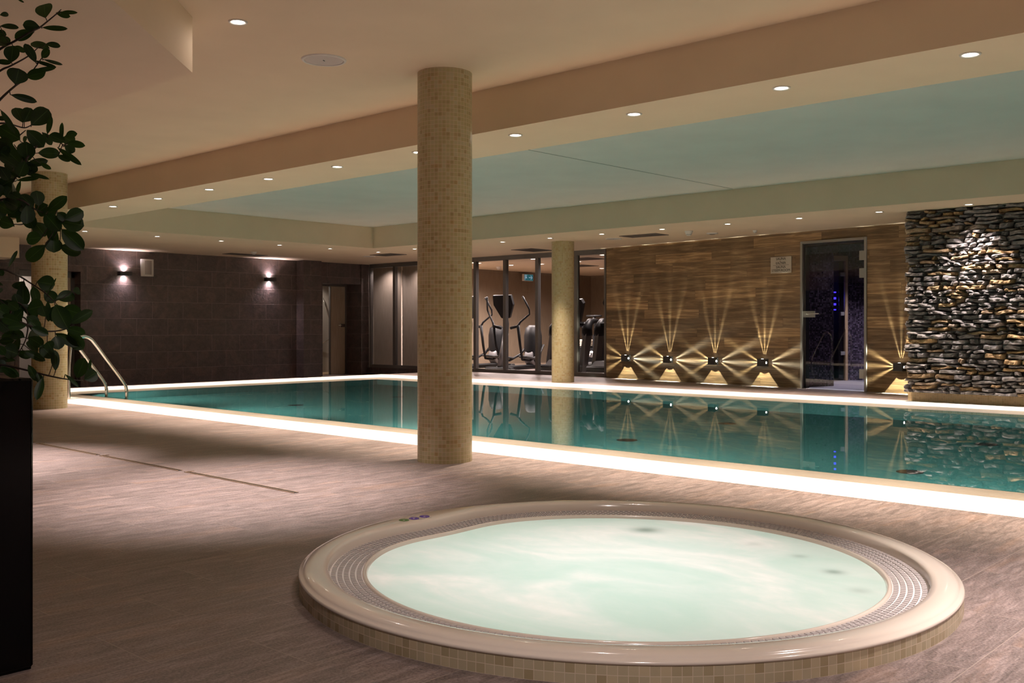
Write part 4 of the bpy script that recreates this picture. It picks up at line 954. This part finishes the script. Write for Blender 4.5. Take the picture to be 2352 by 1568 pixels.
def treadmill(loc, rz, lab):
    r = empty('treadmill', loc, lab, 'treadmill', 'treadmills in the gym', rz)
    m = MB(); m.box(-.95, 1.0, -.42, .42, .02, .17, bev=.03); lg(r, m, 'deck_frame', 'black_plastic')
    m = MB(); m.box(-.55, .98, -.27, .27, .17, .178); lg(r, m, 'running_belt', 'rubber')
    m = MB(); m.add([(-.98, -.40, .03), (-.98, .40, .03), (-.55, .36, .03), (-.55, -.36, .03), (-.80, -.30, .26), (-.80, .30, .26), (-.55, .28, .26), (-.55, -.28, .26)], [(0, 3, 2, 1), (4, 5, 6, 7), (0, 1, 5, 4), (1, 2, 6, 5), (2, 3, 7, 6), (3, 0, 4, 7)]); lg(r, m, 'motor_hood', 'steel')
    for s in (-1, 1):
        m = MB(); y0, y1 = sorted((s*.34, s*.42))
        m.add([(-.76, y0, .03), (-.76, y1, .03), (-.58, y1, .03), (-.58, y0, .03), (-.60, y0, .78), (-.60, y1, .78), (-.40, y1, .74), (-.40, y0, .74)], [(0, 3, 2, 1), (4, 5, 6, 7), (0, 1, 5, 4), (1, 2, 6, 5), (2, 3, 7, 6), (3, 0, 4, 7)]); u_ = lg(r, m, 'upright', 'steel')
        m = MB(); m.tube([(-.51, s*.38, .72), (-.52, s*.38, .86), (-.42, s*.38, .98), (-.22, s*.38, 1.0), (.12, s*.38, .96)], [.105, .10, .07, .045, .035], 12); lg(r, m, 'arm_cover', 'black_plastic')
        m = MB(); m.lathe([(.028, 0), (.034, .003), (.028, .006)], (-.60, s*.38, .60), 18, axis='x'); lg(u_, m, 'emblem', 'silver')
    m = MB(); m.box(-.56, -.44, -.36, .36, .88, .98, bev=.03); lg(r, m, 'cross_bar', 'black_plastic')
    CM = Matrix.Translation((-.46, 0, 1.22)) @ Matrix.Rotation(-.25, 4, 'Y')
    m = MB(); m.add([(-.04, -.15, -.28), (-.04, .15, -.28), (-.04, .30, .12), (-.04, .26, .20), (-.04, -.26, .20), (-.04, -.30, .12), (.04, -.15, -.28), (.04, .15, -.28), (.04, .30, .12), (.04, .26, .20), (.04, -.26, .20), (.04, -.30, .12)],
        [(5, 4, 3, 2, 1, 0), (6, 7, 8, 9, 10, 11), (0, 1, 7, 6), (1, 2, 8, 7), (2, 3, 9, 8), (3, 4, 10, 9), (4, 5, 11, 10), (5, 0, 6, 11)], M=CM); co_ = lg(r, m, 'console', 'black_plastic')
    m = MB(); m.box(-.044, -.04, -.10, .10, -.03, .02, M=CM); lg(co_, m, 'badge', 'steel')
    return r
eA = px_X(1146, 850, 14.75); eA.z = 0
elliptical((eA.x+.62, eA.y, 0), .15, 'black elliptical trainer with silver post behind the middle gym pane')
elliptical((eA.x+.75, eA.y+1.18, 0), .15, 'black elliptical trainer mostly hidden by the central column')
tA = px_X(1287, 850, 14.55); tB = px_X(1394, 850, 14.55)
treadmill((tA.x+.75, tA.y, 0), .1, 'silver and black treadmill partly behind the distant column')
treadmill((tB.x+.75, tB.y, 0), .1, 'silver and black treadmill at the right end of the gym glass')
bk_ = px_X(1381, 850, 17.2); bk_.z = 0
r = empty('exercise_bike', tuple(bk_), 'black exercise bike with white crank behind the right treadmill', 'exercise bike')
m = MB(); m.box(-.5, .5, -.05, .05, .02, .08, bev=.02); m.box(-.55, -.45, -.25, .25, 0, .06, bev=.02); m.box(.45, .55, -.25, .25, 0, .06, bev=.02); lg(r, m, 'base', 'black_plastic')
m = MB(); m.prism([(-.34, -.09), (.26, -.09), (.26, .09), (-.34, .09)], .08, .42); m.prism([(-.2, -.08), (.08, -.08), (.08, .08), (-.2, .08)], .42, .72); lg(r, m, 'body', 'black_plastic')
m = MB(); m.lathe([(.02, 0), (.07, .0), (.075, .02), (.03, .03)], (-.35, -.0, .30), 20, axis='x'); m.tube([(-.37, 0, .30), (-.38, .10, .20)], .02, 8); lg(r, m, 'crank', 'silver')
m = MB(); m.tube([(-.15, 0, .7), (-.25, 0, 1.1)], .035, 10); m.tube([(-.25, -.2, 1.12), (-.28, 0, 1.12), (-.25, .2, 1.12)], .02, 8); lg(r, m, 'handlebar', 'black_plastic')
m = MB(); m.tube([(.12, 0, .4), (.2, 0, .85)], .03, 10); m.box(.08, .34, -.1, .1, .85, .92, bev=.03); lg(r, m, 'saddle', 'black_plastic')
# towel shelf
tw = px_X(1338, 820, 17.6)
root = empty('towel_stand', (tw.x, tw.y, 0), 'low dark stand holding folded towels between the treadmills', 'stand')
m = MB(); m.box(-.2, .2, -.22, .22, .0, .42, bev=.01); m.build('cabinet', M['black_plastic'], root); m = MB(); m.box(-.22, .22, -.24, .24, .42, .45); m.build('top', M['rubber'], root)
for k in range(4):
    m = MB(); m.box(-.16, .16, -.19, .19, 0, .036, bev=.014); o = m.build('folded_towel', M['towel']); o.location = (tw.x, tw.y, .451+.037*k)
    tag(o, 'folded cream towel on the dark gym stand, %s of the stack' % ('bottom', 'second from bottom', 'third from bottom', 'topmost')[k], 'towel', 'folded towels in the gym')
# exit sign
ex = px_Y(1209.5, 637.5, 16.5)
root = empty('exit_sign', (ex.x, 16.45, ex.z), 'green and white exit sign with running figure and arrow on the gym wall', 'sign')
m = MB(); m.box(-.17, .17, -.02, .05, -.085, .085, bev=.004); m.build('housing', M['plastic_white'], root)
m = MB(); m.box(-.16, .16, -.024, -.02, -.075, .075); m.build('panel', emit('exit_green', (.03, .14, .16), .7), root)
ew = emit('exit_white', (.45, .6, .75), .7)
m = MB(); m.box(-.145, -.135, -.027, -.024, -.06, .06); m.box(-.145, -.06, -.027, -.024, .052, .062); m.box(-.11, -.09, -.027, -.024, .025, .045); m.box(-.115, -.08, -.027, -.024, -.02, .02); m.box(-.125, -.11, -.027, -.024, -.012, -.02); m.box(-.085, -.065, -.027, -.024, -.012, -.02)
m.box(.0, .10, -.027, -.024, -.008, .008)
m.add([(.06, -.027, .05), (.08, -.027, .05), (.13, -.027, 0), (.11, -.027, 0)], [(0, 1, 2, 3)]); m.add([(.06, -.027, -.05), (.11, -.027, 0), (.13, -.027, 0), (.08, -.027, -.05)], [(0, 1, 2, 3)]); m.build('pictogram', ew, root)
# gym wall sconce and ceiling vents
for (x, y, lab) in ((1345, 594, 'perforated vent in the gym ceiling right of the distant column'), (1332, 610, 'smaller perforated vent deeper in the gym ceiling')):
    P = at(x, y, ZS); vent(P.x-.3, P.x+.3, P.y-.3, P.y+.3, lab, M['vent'])
